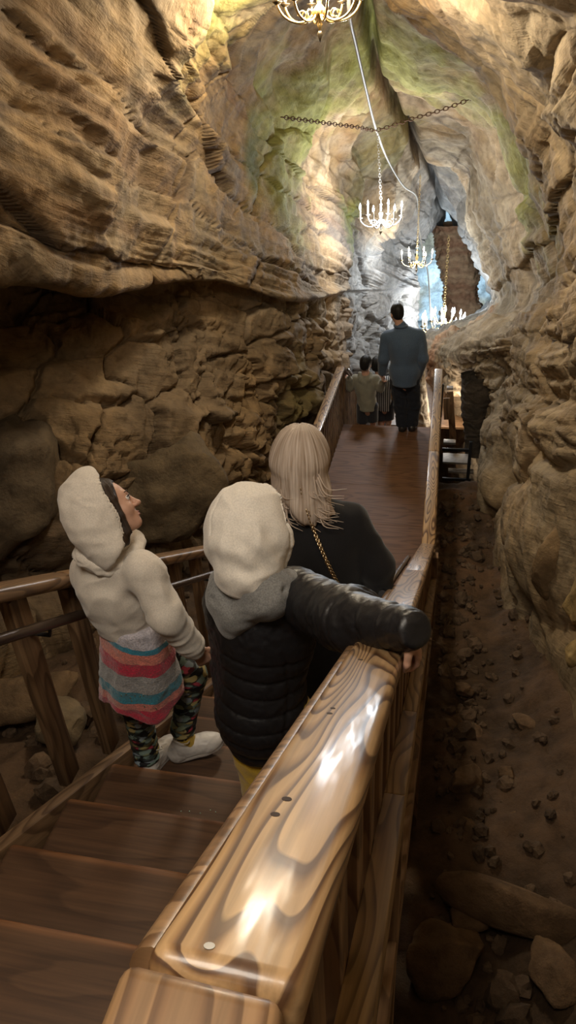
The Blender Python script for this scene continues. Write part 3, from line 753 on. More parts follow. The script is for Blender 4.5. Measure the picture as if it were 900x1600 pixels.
rock_lathe('rock_overhang', W(740, 712, 9.98), W(748, 585, 10.0), .10, .27, 15.0, 'dark rock mass hanging under the ledge beside the side stair', 'rock', 4., (np.array([.05, .042, .034]), np.array([.09, .072, .055])), kind='structure', ex=(1, .7))
# scattered rubble nobody could count
rgr = np.random.default_rng(77); bmr = bmesh.new(); tmp = []
for i in range(420):
    if i < 330: x = rgr.uniform(.16, 1.0); y = rgr.uniform(1.6, 8.0); x = x if rgr.random() < .6 else rgr.uniform(.14, .5)
    else: x = rgr.uniform(-2.8, -1.6); y = rgr.uniform(2.0, 5.5)
    ss = rgr.uniform(.012, .055) * (1 if rgr.random() < .8 else 1.6)
    z = np.interp(0, [0], [0]) + zg[np.argmin((Pg[:, 0] - x) ** 2 + (Pg[:, 1] - y) ** 2)] + ss * .3
    r_ = bmesh.ops.create_icosphere(bmr, subdivisions=2, radius=1.0)
    M_ = Matrix.Translation((x, y, z)) @ Matrix.Rotation(rgr.uniform(0, 6), 4, Vector(rgr.normal(size=3)))
    ex_ = rgr.uniform(.6, 1.2, 3) * ss
    for vv in r_['verts']:
        n = Vector(vv.co); k_ = 1 + .25 * math.sin(n.x * 5 + i) * math.cos(n.y * 4 + 2 * i); vv.co = M_ @ Vector((n.x * ex_[0] * k_, n.y * ex_[1] * k_, n.z * ex_[2] * k_))
me = bm_mesh(bmr, 'rubble'); cov = np.empty(len(me.vertices) * 3, np.float32); me.vertices.foreach_get('co', cov); cov = cov.reshape(-1, 3)
set_attr(me, 'pigment', np.clip(np.array([.12, .08, .05]) * (1 + .5 * perlin(cov * 3))[:, None], 0, 1)); set_attr(me, 'bed', cov * 10, 'FLOAT_VECTOR')
o = link('rubble', me, M_ROCKB, None, None, False); tag(o, 'small stones scattered over the dirt of the trench and behind the left railing', 'rubble', kind='stuff')
# ------------------------------------------------------------------ chandeliers
M_BRASS = simple('pale_brass', (.62, .44, .18), rough=.28, metal=.9)
M_IRON = simple('dark_bronze', (.10, .075, .045), rough=.4, metal=.8)
M_CAND = simple('ivory_candle_sleeve', (.80, .76, .66), rough=.5)
M_WMET = simple('pale_metal', (.72, .70, .66), rough=.35, metal=.6)
def emis(name, col, s):
    mt, nt, b = new_mat(name)
    b.inputs['Base Color'].default_value = (*col, 1)
    b.inputs['Emission Color'].default_value = (*col, 1); b.inputs['Emission Strength'].default_value = s
    mt.cycles.emission_sampling = 'NONE'
    return mt
M_BULBW = emis('warm_bulb', (1, .86, .6), 14)
M_BULBC = emis('cool_bulb', (.86, .93, 1), 14)
def lamp(name, loc, power, col=(1, .86, .66), r=.12):
    d = bpy.data.lights.new(name, 'POINT'); d.energy = power; d.color = col; d.shadow_soft_size = r
    o = bpy.data.objects.new(name, d); COL.objects.link(o); o.location = Vector(loc); return o
def chain_links(pts, r=.018, th=.0035, stretch=1.5):
    """one mesh of alternating oval links along a polyline"""
    pts = [Vector(p) for p in pts]
    L = [0]
    for a, b in zip(pts[:-1], pts[1:]): L.append(L[-1] + (b - a).length)
    step = r * stretch * 2 - th * 3
    n = max(1, int(L[-1] / step)); bm = bmesh.new(); s = 0
    for i in range(n):
        d = (i + .5) * L[-1] / n
        j = max(k for k in range(len(L) - 1) if L[k] <= d)
        p = pts[j].lerp(pts[j + 1], (d - L[j]) / (L[j + 1] - L[j])); t = (pts[j + 1] - pts[j]).normalized()
        up = Vector((0, 0, 1)) if abs(t.z) < .9 else Vector((1, 0, 0))
        a = t.cross(up).normalized(); b = t.cross(a).normalized()
        if i % 2: a, b = b, a
        ring = [p + t * (math.cos(q) * r * stretch) + a * (math.sin(q) * r) for q in np.linspace(0, 2 * PI, 12, endpoint=False)]
        tb = tube_mesh(ring, th, 6, closed=True)
        me = bpy.data.meshes.new('t'); tb.to_mesh(me); tb.free(); bm.from_mesh(me); bpy.data.meshes.remove(me)
    return bm
def chandelier(c, R, label, arms, chain_top, mat, bulb, rot=0., tiers=1):
    c = np.array(c, float)
    g = empty('chandelier', c, label, 'chandelier', 'candle chandeliers hanging along the cave ceiling')
    k = R / .3
    body = lathe_mesh([(0, -.13 * k), (.008 * k, -.12 * k), (.022 * k, -.09 * k), (.010 * k, -.07 * k), (.05 * k, -.04 * k), (.06 * k, -.015 * k), (.035 * k, .01 * k), (.015 * k, .03 * k), (.022 * k, .06 * k), (.035 * k, .10 * k), (.016 * k, .13 * k), (.012 * k, .2 * k), (.02 * k, .22 * k), (.006 * k, .25 * k)], 16)
    link('stem', bm_mesh(body), mat, g, Matrix.Translation(Vector(c)), True)
    link('finial', bm_mesh(lathe_mesh([(0, -.20 * k), (.006 * k, -.185 * k), (.022 * k, -.15 * k), (.012 * k, -.13 * k), (.0, -.125 * k)], 12)), M_IRON, g, Matrix.Translation(Vector(c)), True)
    for i in range(arms):
        a = rot + 2 * PI * i / arms; d = np.array([math.cos(a), math.sin(a), 0])
        prof = [(.03, -.02), (.07, -.055), (.13, -.075), (.2, -.065), (.26, -.03), (.295, .02), (.30, .045)]
        prof = [(x * k, z * k) for x, z in prof]
        pts = [c + d * x + np.array([0, 0, z]) for x, z in catmull(np.array(prof), np.linspace(0, 6, 22))]
        arm = tube('arm', pts, .0085 * k, mat, g, 8)
        # leaf scroll on the arm
        sc = [c + d * (.12 * k + .035 * k * math.cos(q) * (1 - q / 8)) + np.array([0, 0, -.035 * k + .035 * k * math.sin(q) * (1 - q / 8)]) for q in np.linspace(0, 5.2, 16)]
        tube('scroll', sc, .005 * k, mat, arm, 6)
        tip = c + d * .30 * k
        pan = lathe_mesh([(.006 * k, .035 * k), (.018 * k, .038 * k), (.036 * k, .052 * k), (.038 * k, .056 * k), (.014 * k, .05 * k), (.013 * k, .066 * k), (.010 * k, .07 * k)], 14)
        link('drip_pan', bm_mesh(pan), M_IRON if mat is M_BRASS else mat, g, Matrix.Translation(Vector(tip)), True)
        link('candle_sleeve', bm_mesh(lathe_mesh([(.011 * k, .06 * k), (.0112 * k, .16 * k), (.009 * k, .163 * k)], 12)), M_CAND, g, Matrix.Translation(Vector(tip)), True)
        fl = lathe_mesh([(.005 * k, .16 * k), (.014 * k, .18 * k), (.016 * k, .195 * k), (.011 * k, .22 * k), (.004 * k, .245 * k), (0, .255 * k)], 12)
        link('bulb', bm_mesh(fl), bulb, g, Matrix.Translation(Vector(tip)), True)
    if tiers > 1:
        for i in range(arms // 2):
            a = rot + .3 + 2 * PI * i / (arms // 2); d = np.array([math.cos(a), math.sin(a), 0]); tip = c + d * .16 * k + np.array([0, 0, .16 * k])
            tube('short_arm', [c + d * .02 * k + np.array([0, 0, .1 * k]), c + d * .1 * k + np.array([0, 0, .09 * k]), tip + np.array([0, 0, .05 * k])], .008 * k, mat, g, 8)
            fl = lathe_mesh([(.005 * k, .06 * k), (.014 * k, .08 * k), (.016 * k, .095 * k), (.011 * k, .12 * k), (0, .155 * k)], 12)
            link('bulb', bm_mesh(fl), bulb, g, Matrix.Translation(Vector(tip)), True)
    ch = link('chain', bm_mesh(chain_links([c + np.array([0, 0, .25 * k]), chain_top], .016 * k, .004 * k)), mat, g, None, True)
    return g, c
C1 = W(499, 14, 5.55); C2 = W(595, 345, 10.9); C3 = W(651, 410, 14.8); C4 = W(692, 515, 17.5)
chandelier(C1, .275, 'nearest brass candle chandelier cut off by the top of the picture', 8, C1 + np.array([0, 0, 1.05]), M_BRASS, M_BULBW, .35)
T2 = W(590, 203, 10.9)
chandelier(C2, .30, 'pale chandelier with bright bluish bulbs hanging from the rusty cross chain', 6, T2, M_WMET, M_BULBC, .25)
T3 = np.array([C3[0], C3[1], C3[2] + 1.6])
chandelier(C3, .30, 'golden chandelier with warm bulbs below and beyond the bluish one', 6, T3, M_BRASS, M_BULBW, .1)
T4 = np.array([C4[0], C4[1], C4[2] + 2.2])
chandelier(C4, .50, 'dazzling far chandelier with many bulbs low behind the man in blue', 12, T4, M_BRASS, M_BULBC, .1, 2)
# rusty chain strung across the vault
xl = W(440, 183, 9.3); xr_ = W(748, 150, 10.9)
pts = [xl, W(500, 191, 9.9), W(560, 199, 10.55), T2, W(640, 187, 10.9), W(690, 172, 10.9), xr_]
pts = catmull(np.array(pts), np.linspace(0, 6, 40))
o = link('chain', bm_mesh(chain_links(pts, .022, .006, 1.7)), M_RUST, None, None, True)
tag(o, 'rusty chain strung across the vault carrying the bluish chandelier', 'chain')
# the supply cable
cab = [W(545, -60, 6.5), W(546, 20, 6.6), W(556, 70, 7.6), W(572, 140, 9.2), W(587, 200, 10.85), W(606, 250, 12.2), W(630, 290, 14), W(651, 308, 16.2), W(654, 350, 16.3), W(661, 395, 16.6), W(669, 430, 17), W(673, 500, 17.4)]
cab = catmull(np.array(cab), np.linspace(0, len(cab) - 1, 90))
o = tube('power_cable', cab, .017, simple('white_cable', (.36, .34, .30), rough=.5), None, 8)
tag(o, 'pale electric cable sagging along the ceiling from chandelier to chandelier', 'cable')
# ------------------------------------------------------------------ light
LK = 1.0
lamp('chandelier_light', C1 + np.array([0, 0, .12]), 260 * LK, (1, .89, .70), .2)
lamp('chandelier_light', C2 + np.array([0, 0, .12]), 190 * LK, (.90, .94, 1), .2)
lamp('chandelier_light', C3 + np.array([0, 0, .12]), 150 * LK, (.85, .93, 1), .2)
lamp('chandelier_light', C4 + np.array([0, 0, .2]), 300 * LK, (.86, .93, 1), .3)
lamp('chandelier_light', (-.6, .2, 5.6), 170 * LK, (1, .91, .78), .5)      # the next lamp of the row, over the landing
lamp('blue_spot', W(640, 480, 23.5), 700 * LK, (.55, .80, 1), .3)
lamp('blue_spot', W(752, 430, 23), 500 * LK, (.55, .80, 1), .3)
lamp('alcove_light', W(704, 632, 11.0), 22 * LK, (1, .85, .7), .1)
w = bpy.data.worlds.new('world'); SC.world = w; w.use_nodes = True
bg = w.node_tree.nodes['Background']; bg.inputs[0].default_value = (1, .9, .75, 1); bg.inputs[1].default_value = 0.02
# ------------------------------------------------------------------ people: one skin per body, grown from blended limbs
def v3(*a): return np.array(a, float)
def nrm(a): a = np.asarray(a, float); return a / np.linalg.norm(a)
def smin(a, b, k):
    h = np.clip(.5 + .5 * (b - a) / k, 0, 1)
    return b + (a - b) * h - k * h * (1 - h)
def smax(a, b, k): return -smin(-a, -b, k)
def cap(P, a, b, ra, rb=None):
    a = np.asarray(a, float); b = np.asarray(b, float); rb = ra if rb is None else rb
    ab = b - a; t = np.clip(((P - a) @ ab) / (ab @ ab + 1e-12), 0, 1)
    return np.linalg.norm(P - a - t[:, None] * ab, axis=1) - (ra + (rb - ra) * t)
def ell(P, c, r, R=None):
    p = P - np.asarray(c, float)
    if R is not None: p = p @ R.T            # rows of R = local axes
    r = np.asarray(r, float)
    k0 = np.linalg.norm(p / r, axis=1); k1 = np.linalg.norm(p / (r * r), axis=1) + 1e-9
    return k0 * (k0 - 1) / k1
def chain(P, pts, rs, k=.02):
    d = None
    for i in range(len(pts) - 1):
        e = cap(P, pts[i], pts[i + 1], rs[i], rs[i + 1])
        d = e if d is None else smin(d, e, k)
    return d
def basis(y, z):
    y = nrm(y); x = nrm(np.cross(y, z)); z = np.cross(x, y)
    return np.stack([x, y, z])               # rows: right, forward, up
_E = [((0,0,0),(1,0,0)),((0,1,0),(1,1,0)),((0,0,1),(1,0,1)),((0,1,1),(1,1,1)),
      ((0,0,0),(0,1,0)),((1,0,0),(1,1,0)),((0,0,1),(0,1,1)),((1,0,1),(1,1,1)),
      ((0,0,0),(0,0,1)),((1,0,0),(1,0,1)),((0,1,0),(0,1,1)),((1,1,0),(1,1,1))]
def surface(fn, lo, hi, res):
    lo = np.asarray(lo, float); hi = np.asarray(hi, float); B = 6
    nb_ = np.ceil((hi - lo) / (res * B)).astype(int) + 1; n = nb_ * B
    cs = [lo[i] + (np.arange(nb_[i]) * B + B / 2 - .5) * res for i in range(3)]
    C = np.stack(np.meshgrid(*cs, indexing='ij'), -1).reshape(-1, 3)
    dc = fn(C); act = np.abs(dc) < res * B * 1.6
    Vg = np.where(dc < 0, -1., 1.).reshape(nb_)
    Vg = Vg.repeat(B, 0).repeat(B, 1).repeat(B, 2).astype(np.float32)
    ai = np.stack(np.unravel_index(np.where(act)[0], nb_), -1) * B
    oo = np.stack(np.meshgrid(*[np.arange(B)] * 3, indexing='ij'), -1).reshape(-1, 3)
    for s in range(0, len(ai), 3000):
        I = (ai[s:s + 3000, None] + oo[None]).reshape(-1, 3)
        Vg[I[:, 0], I[:, 1], I[:, 2]] = fn(lo + I * res)
    Vg[0], Vg[-1], Vg[:, 0], Vg[:, -1], Vg[:, :, 0], Vg[:, :, -1] = 1, 1, 1, 1, 1, 1
    S = Vg < 0
    m_ = [slice(0, -1), slice(1, None)]
    cnt = sum(S[m_[i], m_[j], m_[k]].astype(np.int8) for i in (0, 1) for j in (0, 1) for k in (0, 1))
    cell = np.argwhere((cnt > 0) & (cnt < 8))
    acc = np.zeros((len(cell), 3)); num = np.zeros(len(cell))
    for a, b in _E:
        a = np.array(a); b = np.array(b); ia = cell + a; ib = cell + b
        va = Vg[ia[:, 0], ia[:, 1], ia[:, 2]]; vb = Vg[ib[:, 0], ib[:, 1], ib[:, 2]]
        x = (va < 0) != (vb < 0); t = np.where(x, va / np.where(x, va - vb, 1), 0)
        acc += np.where(x[:, None], a + t[:, None] * (b - a), 0); num += x
    V = lo + (cell + acc / num[:, None]) * res
    idm = np.full(S.shape, -1, np.int64); idm[cell[:, 0], cell[:, 1], cell[:, 2]] = np.arange(len(cell))
    quads = []
    for ax_ in range(3):
        o1, o2 = [(1, 2), (2, 0), (0, 1)][ax_]
        sl0 = [slice(None)] * 3; sl1 = [slice(None)] * 3; sl0[ax_] = slice(0, -1); sl1[ax_] = slice(1, None)
        A = S[tuple(sl0)]; Bq = S[tuple(sl1)]
        e = np.argwhere(A != Bq)
        e = e[(e[:, o1] > 0) & (e[:, o2] > 0)]
        s_in = A[e[:, 0], e[:, 1], e[:, 2]]
        d1 = np.zeros(3, int); d1[o1] = 1; d2 = np.zeros(3, int); d2[o2] = 1
        g = lambda q: idm[q[:, 0], q[:, 1], q[:, 2]]
        q = np.stack([g(e), g(e - d1), g(e - d1 - d2), g(e - d2)], -1)
        q[~s_in] = q[~s_in][:, ::-1]
        quads.append(q[::1])
    Q = np.concatenate(quads)
    Q = Q[(Q >= 0).all(1)]
    return V, Q
def vnormals(V, Q):
    n = np.cross(V[Q[:, 2]] - V[Q[:, 0]], V[Q[:, 3]] - V[Q[:, 1]])
    out = np.zeros_like(V)
    for i in range(4): np.add.at(out, Q[:, i], n)
    return out / (np.linalg.norm(out, axis=1, keepdims=True) + 1e-12)
def relax(V, Q, it=2, f=.5):
    for _ in range(it):
        s = np.zeros_like(V); c = np.zeros(len(V))
        for i in range(4):
            np.add.at(s, Q[:, i], V[Q[:, (i + 1) % 4]]); np.add.at(c, Q[:, i], 1)
            np.add.at(s, Q[:, i], V[Q[:, (i - 1) % 4]]); np.add.at(c, Q[:, i], 1)
        V = V + f * (s / np.maximum(c, 1)[:, None] - V)
    return V
def flesh(name, fn, pts, pad, res, mat, parent, disp=None, attrs=None, label=None, sm=2):
    pts = np.asarray(pts, float)
    V, Q = surface(fn, pts.min(0) - pad, pts.max(0) + pad, res)
    V = relax(V, Q, sm)
    nn = vnormals(V, Q)
    dr = ((V.mean(0) - V) * nn).sum()
    if dr > 0: Q = Q[:, ::-1]; nn = -nn
    V0 = V
    if disp is not None: V = V + nn * disp(V, nn)[:, None]
    me = np_mesh(name, V, Q)
    if attrs:
        for kx, f_ in attrs.items(): set_attr(me, kx, f_(V0))
    return link(name, me, mat, parent, None, True, label)
def wrinkle(amp, sc, st=(1, 1, 1), seed=0.):
    st = np.array(st, float)
    def f(V, n): 
        q = V * sc * st + seed
        return amp * (1 - 2 * np.abs(perlin(q + .6 * perlin(q * .6 + 9)[:, None]))) * .7 + amp * .4 * perlin(q * 2.3 + 5)
    return f
def hit(fn, px, py, t0=.5, t1=14):
    r = nrm(ray(px, py)); t = t0; o_ = v3(0, 0, CZ)
    for _ in range(200):
        d = float(fn((o_ + r * t)[None])[0])
        if d < .0008: return o_ + r * t
        t += max(d * .8, .0006)
        if t > t1: return None
    return o_ + r * t
def head_sdf(P, c, R, s):
    p = ((P - c) @ R.T) / s
    px_ = p.copy(); px_[:, 0] = np.abs(px_[:, 0])
    d = ell(p, (0, -.015, .035), (.075, .095, .085))
    d = smin(d, ell(p, (0, .03, -.02), (.059, .060, .086)), .03)
    d = smin(d, cap(p, (0, .01, -.068), (0, .058, -.086), .042, .026), .03)
    d = smin(d, ell(p, (0, .071, -.093), (.018, .016, .016)), .018)
    d = smin(d, ell(px_, (.034, .056, -.033), (.026, .024, .026)), .02)
    d = smin(d, cap(p, (-.03, .079, .024), (.03, .079, .024), .012), .012)
    d = smax(d, -(np.linalg.norm(px_ - v3(.031, .098, .004), axis=1) - .0165), .012)
    d = smin(d, np.linalg.norm(px_ - v3(.031, .0745, .004), axis=1) - .0125, .003)
    d = smin(d, cap(p, (0, .083, .016), (0, .108, -.024), .007, .010), .010)
    d = smin(d, ell(p, (0, .110, -.028), (.0105, .011, .010)), .008)
    d = smin(d, ell(px_, (.011, .098, -.030), (.008, .010, .008)), .006)
    d = smin(d, cap(p, (-.017, .084, -.057), (.017, .084, -.057), .0075), .006)
    d = smin(d, cap(p, (-.014, .083, -.068), (.014, .083, -.068), .008), .006)
    d = smax(d, -cap(p, (-.018, .094, -.0625), (.018, .094, -.0625), .0022), .003)
    d = smin(d, ell(px_, (.076, -.008, -.012), (.010, .022, .032)), .008)
    return d * s
def hand_sdf(P, wrist, along_, back, side, curl=.5, s=1., thumb=.6):
    """palm, four bent fingers and a thumb; side=+1 puts the thumb on +x of basis(along, back)"""
    R = basis(along_, back); p = ((P - wrist) @ R.T) / s; p[:, 0] *= side
    d = None
    fx_ = [.030, .010, -.010, -.029]; ln = [.072, .080, .075, .058]
    for i in range(4):
        b0 = v3(fx_[i] * .55, .0, 0); k1 = v3(fx_[i], .085 - .004 * abs(i - 1), 0)
        e = cap(p, b0, k1, .014, .0115); d = e if d is None else smin(d, e, .008)
    q = v3(0, 0, 0)
    for i in range(4):
        a = -curl * (.7 + .08 * i); pt = v3(fx_[i], .085 - .004 * abs(i - 1), 0); sp = (fx_[i]) * 1.5; r0 = .0095
        for j, fr in enumerate((.45, .32, .25)):
            dirn = nrm(v3(sp * .35, math.cos(a), math.sin(a)))
            p2 = pt + dirn * ln[i] * fr
            d = smin(d, cap(p, pt, p2, r0, r0 - .0009), .004); pt = p2; r0 -= .0009; a -= curl * (1.0 - .15 * j)
    t0 = v3(.020, .018, -.004); t1 = v3(.046, .050, -.012 - .01 * thumb); t2 = v3(.054, .076, -.020 - .02 * thumb); t3 = v3(.052, .097, -.028 - .03 * thumb)
    d = smin(d, cap(p, t0, t1, .015, .012), .008); d = smin(d, cap(p, t1, t2, .0115, .0105), .004); d = smin(d, cap(p, t2, t3, .0105, .0085), .004)
    return d * s
def shoe_sdf(P, heel, toe, up, s=1., grow=0.):
    L = np.linalg.norm(np.asarray(toe) - heel); R = basis(np.asarray(toe) - heel, up); p = (P - heel) @ R.T
    k = L / .24
    d = cap(p, v3(0, .03, .035) * k, v3(0, .06, .075) * k, .034 * k, .034 * k)
    d = smin(d, cap(p, v3(0, .04, .03) * k, v3(0, .17, .03) * k, .036 * k, .042 * k), .03 * k)
    d = smin(d, ell(p, v3(0, .185, .028) * k, v3(.043, .06, .034) * k), .02 * k)
    d = smin(d, cap(p, v3(0, .07, .07) * k, v3(0, .15, .045) * k, .028 * k, .028 * k), .03 * k)
    return smax(d - grow, -(p[:, 2]) , .006)
def sole_sdf(P, heel, toe, up):
    L = np.linalg.norm(np.asarray(toe) - heel); R = basis(np.asarray(toe) - heel, up); p = (P - heel) @ R.T; k = L / .24
    q = p.copy(); q[:, 2] = 0
    d2 = smin(cap(q, v3(0, .035, 0) * k, v3(0, .15, 0) * k, .040 * k, .046 * k), ell(q, v3(0, .18, 0) * k, v3(.046, .068, .05) * k), .02)
    d = smax(d2, np.abs(p[:, 2] - .012 * k) - .013 * k, .006)
    return d
# cloth
def cloth(name, col, rough=.9, sheen=.3, ns=220., bs=.25, var=.12, nd=.0015, spec=.3):
    mt, nt, b = new_mat(name); mp = coords(nt)
    n1 = N(nt, 'ShaderNodeTexNoise'); n1.inputs['Scale'].default_value = ns; n1.inputs['Detail'].default_value = 3
    nt.links.new(mp.outputs[0], n1.inputs['Vector'])
    r = ramp(nt, n1.outputs['Fac'], [(.3, tuple(c * (1 - var) for c in col)), (.7, tuple(min(1, c * (1 + var)) for c in col))])
    nt.links.new(r.outputs[0], b.inputs['Base Color'])
    b.inputs['Roughness'].default_value = rough; b.inputs['Sheen Weight'].default_value = sheen; b.inputs['Specular IOR Level'].default_value = spec
    bump(nt, b, n1.outputs['Fac'], bs, nd); return mt
M_CREAM = cloth('cream_fleece', (.70, .64, .56)); M_CREAM2 = cloth('white_fleece', (.80, .75, .67)); M_MARL = cloth('grey_marl_fleece', (.20, .20, .195), var=.3)
M_COAT = cloth('black_wool', (.012, .012, .014), sheen=.15, rough=.95); M_NAVY = cloth('dark_navy_trousers', (.014, .017, .026), sheen=.1)
M_PUFF = simple('black_quilted_nylon', (.010, .010, .012), rough=.42, spec=.5, noise=.2, nscale=60, bstr=.25, bdist=.006)
M_BLUE = cloth('blue_grey_overshirt', (.068, .105, .165), var=.15, ns=90); M_OLIVE = cloth('olive_grey_fleece', (.23, .22, .17), ns=120)
M_YELLOW = cloth('mustard_trousers', (.62, .40, .03), sheen=.2); M_DENIM = cloth('dark_shorts', (.02, .02, .028))
M_SKIN = simple('skin', (.58, .34, .24), rough=.5, noise=.08, nscale=40, spec=.4); M_SKIN.node_tree.nodes['Principled BSDF'].inputs['Subsurface Weight'].default_value = .12
M_SKIN.node_tree.nodes['Principled BSDF'].inputs['Subsurface Radius'].default_value = (.01, .004, .002)
M_WHITESHOE = simple('white_shoe_leather', (.62, .59, .56), rough=.45, noise=.06, nscale=50)
M_DARKSHOE = simple('dark_shoe_leather', (.02, .018, .016), rough=.4)
M_EYE = simple('eye_white', (.75, .73, .7), rough=.15); M_IRIS = simple('dark_iris', (.03, .018, .01), rough=.15)
M_BROW = simple('brow_hair', (.03, .018, .01), rough=.7); M_LIP = simple('lip_skin', (.42, .17, .14), rough=.4)
def hair_mat(name, a, b_, c, sc=90):
    mt, nt, b = new_mat(name); at = N(nt, 'ShaderNodeAttribute', attribute_name='strand')
    n1 = N(nt, 'ShaderNodeTexNoise'); n1.inputs['Scale'].default_value = 1.0; n1.inputs['Detail'].default_value = 4
    nt.links.new(at.outputs['Vector'], n1.inputs['Vector'])
    r = ramp(nt, n1.outputs['Fac'], [(.3, a), (.5, b_), (.7, c)]); nt.links.new(r.outputs[0], b.inputs['Base Color'])
    b.inputs['Roughness'].default_value = .5; b.inputs['Specular IOR Level'].default_value = .25
    bump(nt, b, n1.outputs['Fac'], .6, .006); return mt
M_BLOND = hair_mat('ash_blond_hair', (.34, .25, .18), (.56, .46, .38), (.75, .66, .58))
M_BRUN = hair_mat('dark_brown_hair', (.018, .010, .006), (.035, .02, .012), (.06, .036, .02)); M_BLKH = hair_mat('black_hair', (.006, .005, .005), (.011, .010, .009), (.02, .018, .017))
def strand_attr(c, R, sc=1.):
    def f(V):
        p = (V - c) @ R.T
        ang = np.arctan2(p[:, 0], -p[:, 1] + .02)
        return np.stack([ang * 22 * sc, p[:, 2] * 6, ang * 3], -1)
    return f
def add_hair(name, fn, pts, pad, res, mat, parent, c, R, grooves=.004, freq=34, disp2=None, label=None):
    def dsp(V, n):
        p = (V - c) @ R.T; ang = np.arctan2(p[:, 0], -p[:, 1] + .02)
        w_ = perlin(np.stack([ang * freq / 6.28 * 1.0, p[:, 2] * 4, 0 * ang], -1))
        d_ = grooves * (w_ + .5 * perlin(np.stack([ang * freq / 2.2, p[:, 2] * 7, 3 + 0 * ang], -1)))
        return d_ + (disp2(V, n) if disp2 else 0)
    V = None
    o = flesh(name, fn, pts, pad, res, mat, parent, dsp, None, label)
    n = len(o.data.vertices); co = np.empty(n * 3, np.float32); o.data.vertices.foreach_get('co', co)
    # mesh is stored in world space
    set_attr(o.data, 'strand', strand_attr(c, R)(co.reshape(-1, 3)), 'FLOAT_VECTOR'); return o
# ------------------------------------------------------------------ child in the cream hoodie
def RP(px, py, off):                         # point on a plane parallel to the right stair rail, off above its top
    r0 = ray(px, py); k_ = math.sqrt(1 + SL * SL)
    t = (.87 + off * k_ + SL * 5 - CZ) / (r0[2] + SL * r0[1]); return r0 * t + v3(0, 0, CZ)
IR, IU, IF = CM[:, 0], -CM[:, 1], CM[:, 2]
G = empty('person', (-1.08, 1.88, 1.70), 'person in a cream hoodie looking up, hood raised, striped sweater tied round the waist', 'person')
hc = W(170, 796, 1.93); fd = .85 * IR + .46 * IU + .22 * IF; hu = -.45 * IR + .85 * IU; HR = basis(fd, hu)
Rsh = W(226, 893, 1.83); Rel = W(264, 966, 1.78); Rwr = W(303, 1013, 1.84); Lsh = W(140, 893, 1.95); Lel = W(172, 955, 2.06); Lwr = W(205, 985, 2.16)
nk = W(172, 862, 1.90); chest = W(180, 920, 1.89); waist = W(206, 985, 1.90); hipL = W(200, 1020, 1.93); hipR = W(240, 1020, 1.97)
kL = W(212, 1100, 1.87); aL = W(231, 1187, 1.865); kR = W(300, 1056, 2.0); aR = W(284, 1146, 1.965)
heL = v3(aL[0] - .0, aL[1] - .05, 1.692); toL = heL + v3(.06, .21, 0)
heR = W(270, 1186, 1.925); toR = W(348, 1160, 2.01)
hdir = nrm(W(322, 1034, 1.86) - Rwr)
def g_body(P):
    d = head_sdf(P, hc, HR, .92)
    d = smin(d, cap(P, hc - HR[1] * .02 - HR[2] * .05, nk, .042, .045), .02)
    t = cap(P, nk, chest, .05, .095); t = smin(t, cap(P, chest, waist, .095, .085), .05); t = smin(t, cap(P, Rsh, Lsh, .042, .042), .04)
    t = smin(t, cap(P, hipL, hipR, .085, .085), .04); t = smin(t, cap(P, waist, (hipL + hipR) / 2, .085, .09), .04)
    d = smin(d, t, .03)
    d = smin(d, chain(P, [Rsh, Rel, Rwr], [.038, .032, .023]), .02); d = smin(d, chain(P, [Lsh, Lel, Lwr], [.038, .032, .023]), .02)
    d = smin(d, chain(P, [hipL, kL, aL], [.068, .043, .028]), .03); d = smin(d, chain(P, [hipR, kR, aR], [.068, .043, .028]), .03)
    d = smin(d, cap(P, aL, toL + v3(-.01, -.04, .03), .028, .024), .02); d = smin(d, cap(P, aR, toR * .5 + heR * .5 + v3(0, 0, .03), .026, .018), .02)
    d = smin(d, hand_sdf(P, Rwr + hdir * .018, hdir, -IF, -1, .55, .82), .01)
    d = smin(d, hand_sdf(P, Lwr, nrm(v3(.6, .7, -.3)), v3(0, 0, 1), 1, .5, .82), .01)
    return d
ALL = [hc, nk, Rsh, Lsh, Rel, Lel, Rwr, Lwr, waist, hipL, hipR, kL, kR, aL, aR, heL, toL, heR, toR]
flesh('body', g_body, ALL, .16, .005, M_SKIN, G, sm=1)
for sx in (-1, 1):
    e = hc + (HR.T @ v3(sx * .031, .0765, .004)) * .92
    bm = bmesh.new(); bmesh.ops.create_uvsphere(bm, u_segments=16, v_segments=12, radius=.0114)
    ey = link('eye', bm_mesh(bm), M_EYE, G, Matrix.Translation(Vector(e)), True)
    bm = bmesh.new(); bmesh.ops.create_uvsphere(bm, u_segments=12, v_segments=8, radius=.0078)
    link('iris', bm_mesh(bm), M_IRIS, ey, Matrix.Translation(Vector(e + HR[1] * .0052)), True)
    b0 = [hc + (HR.T @ v3(sx * x, y, z)) * .92 for x, y, z in ((.014, .0915, .026), (.028, .0905, .031), (.044, .080, .027))]
    tube('eyebrow', b0, [.0022, .0030, .0016], M_BROW, G, 6)
    lash = [hc + (HR.T @ v3(sx * x, y, z)) * .92 for x, y, z in ((.019, .0865, .008), (.031, .0905, .0115), (.044, .081, .007))]
    tube('eyelash', lash, [.0018, .0030, .0018], M_BROW, G, 6)
for zz, rr in ((-.0575, .0062), (-.0675, .0066)):
    tube('lip', [hc + (HR.T @ v3(x, y, zz)) * .92 for x, y in ((-.019, .0815), (-.009, .0895), (0, .0910), (.009, .0895), (.019, .0815))], [rr * .4, rr * .8, rr * .85, rr * .8, rr * .4], M_LIP, G, 8)
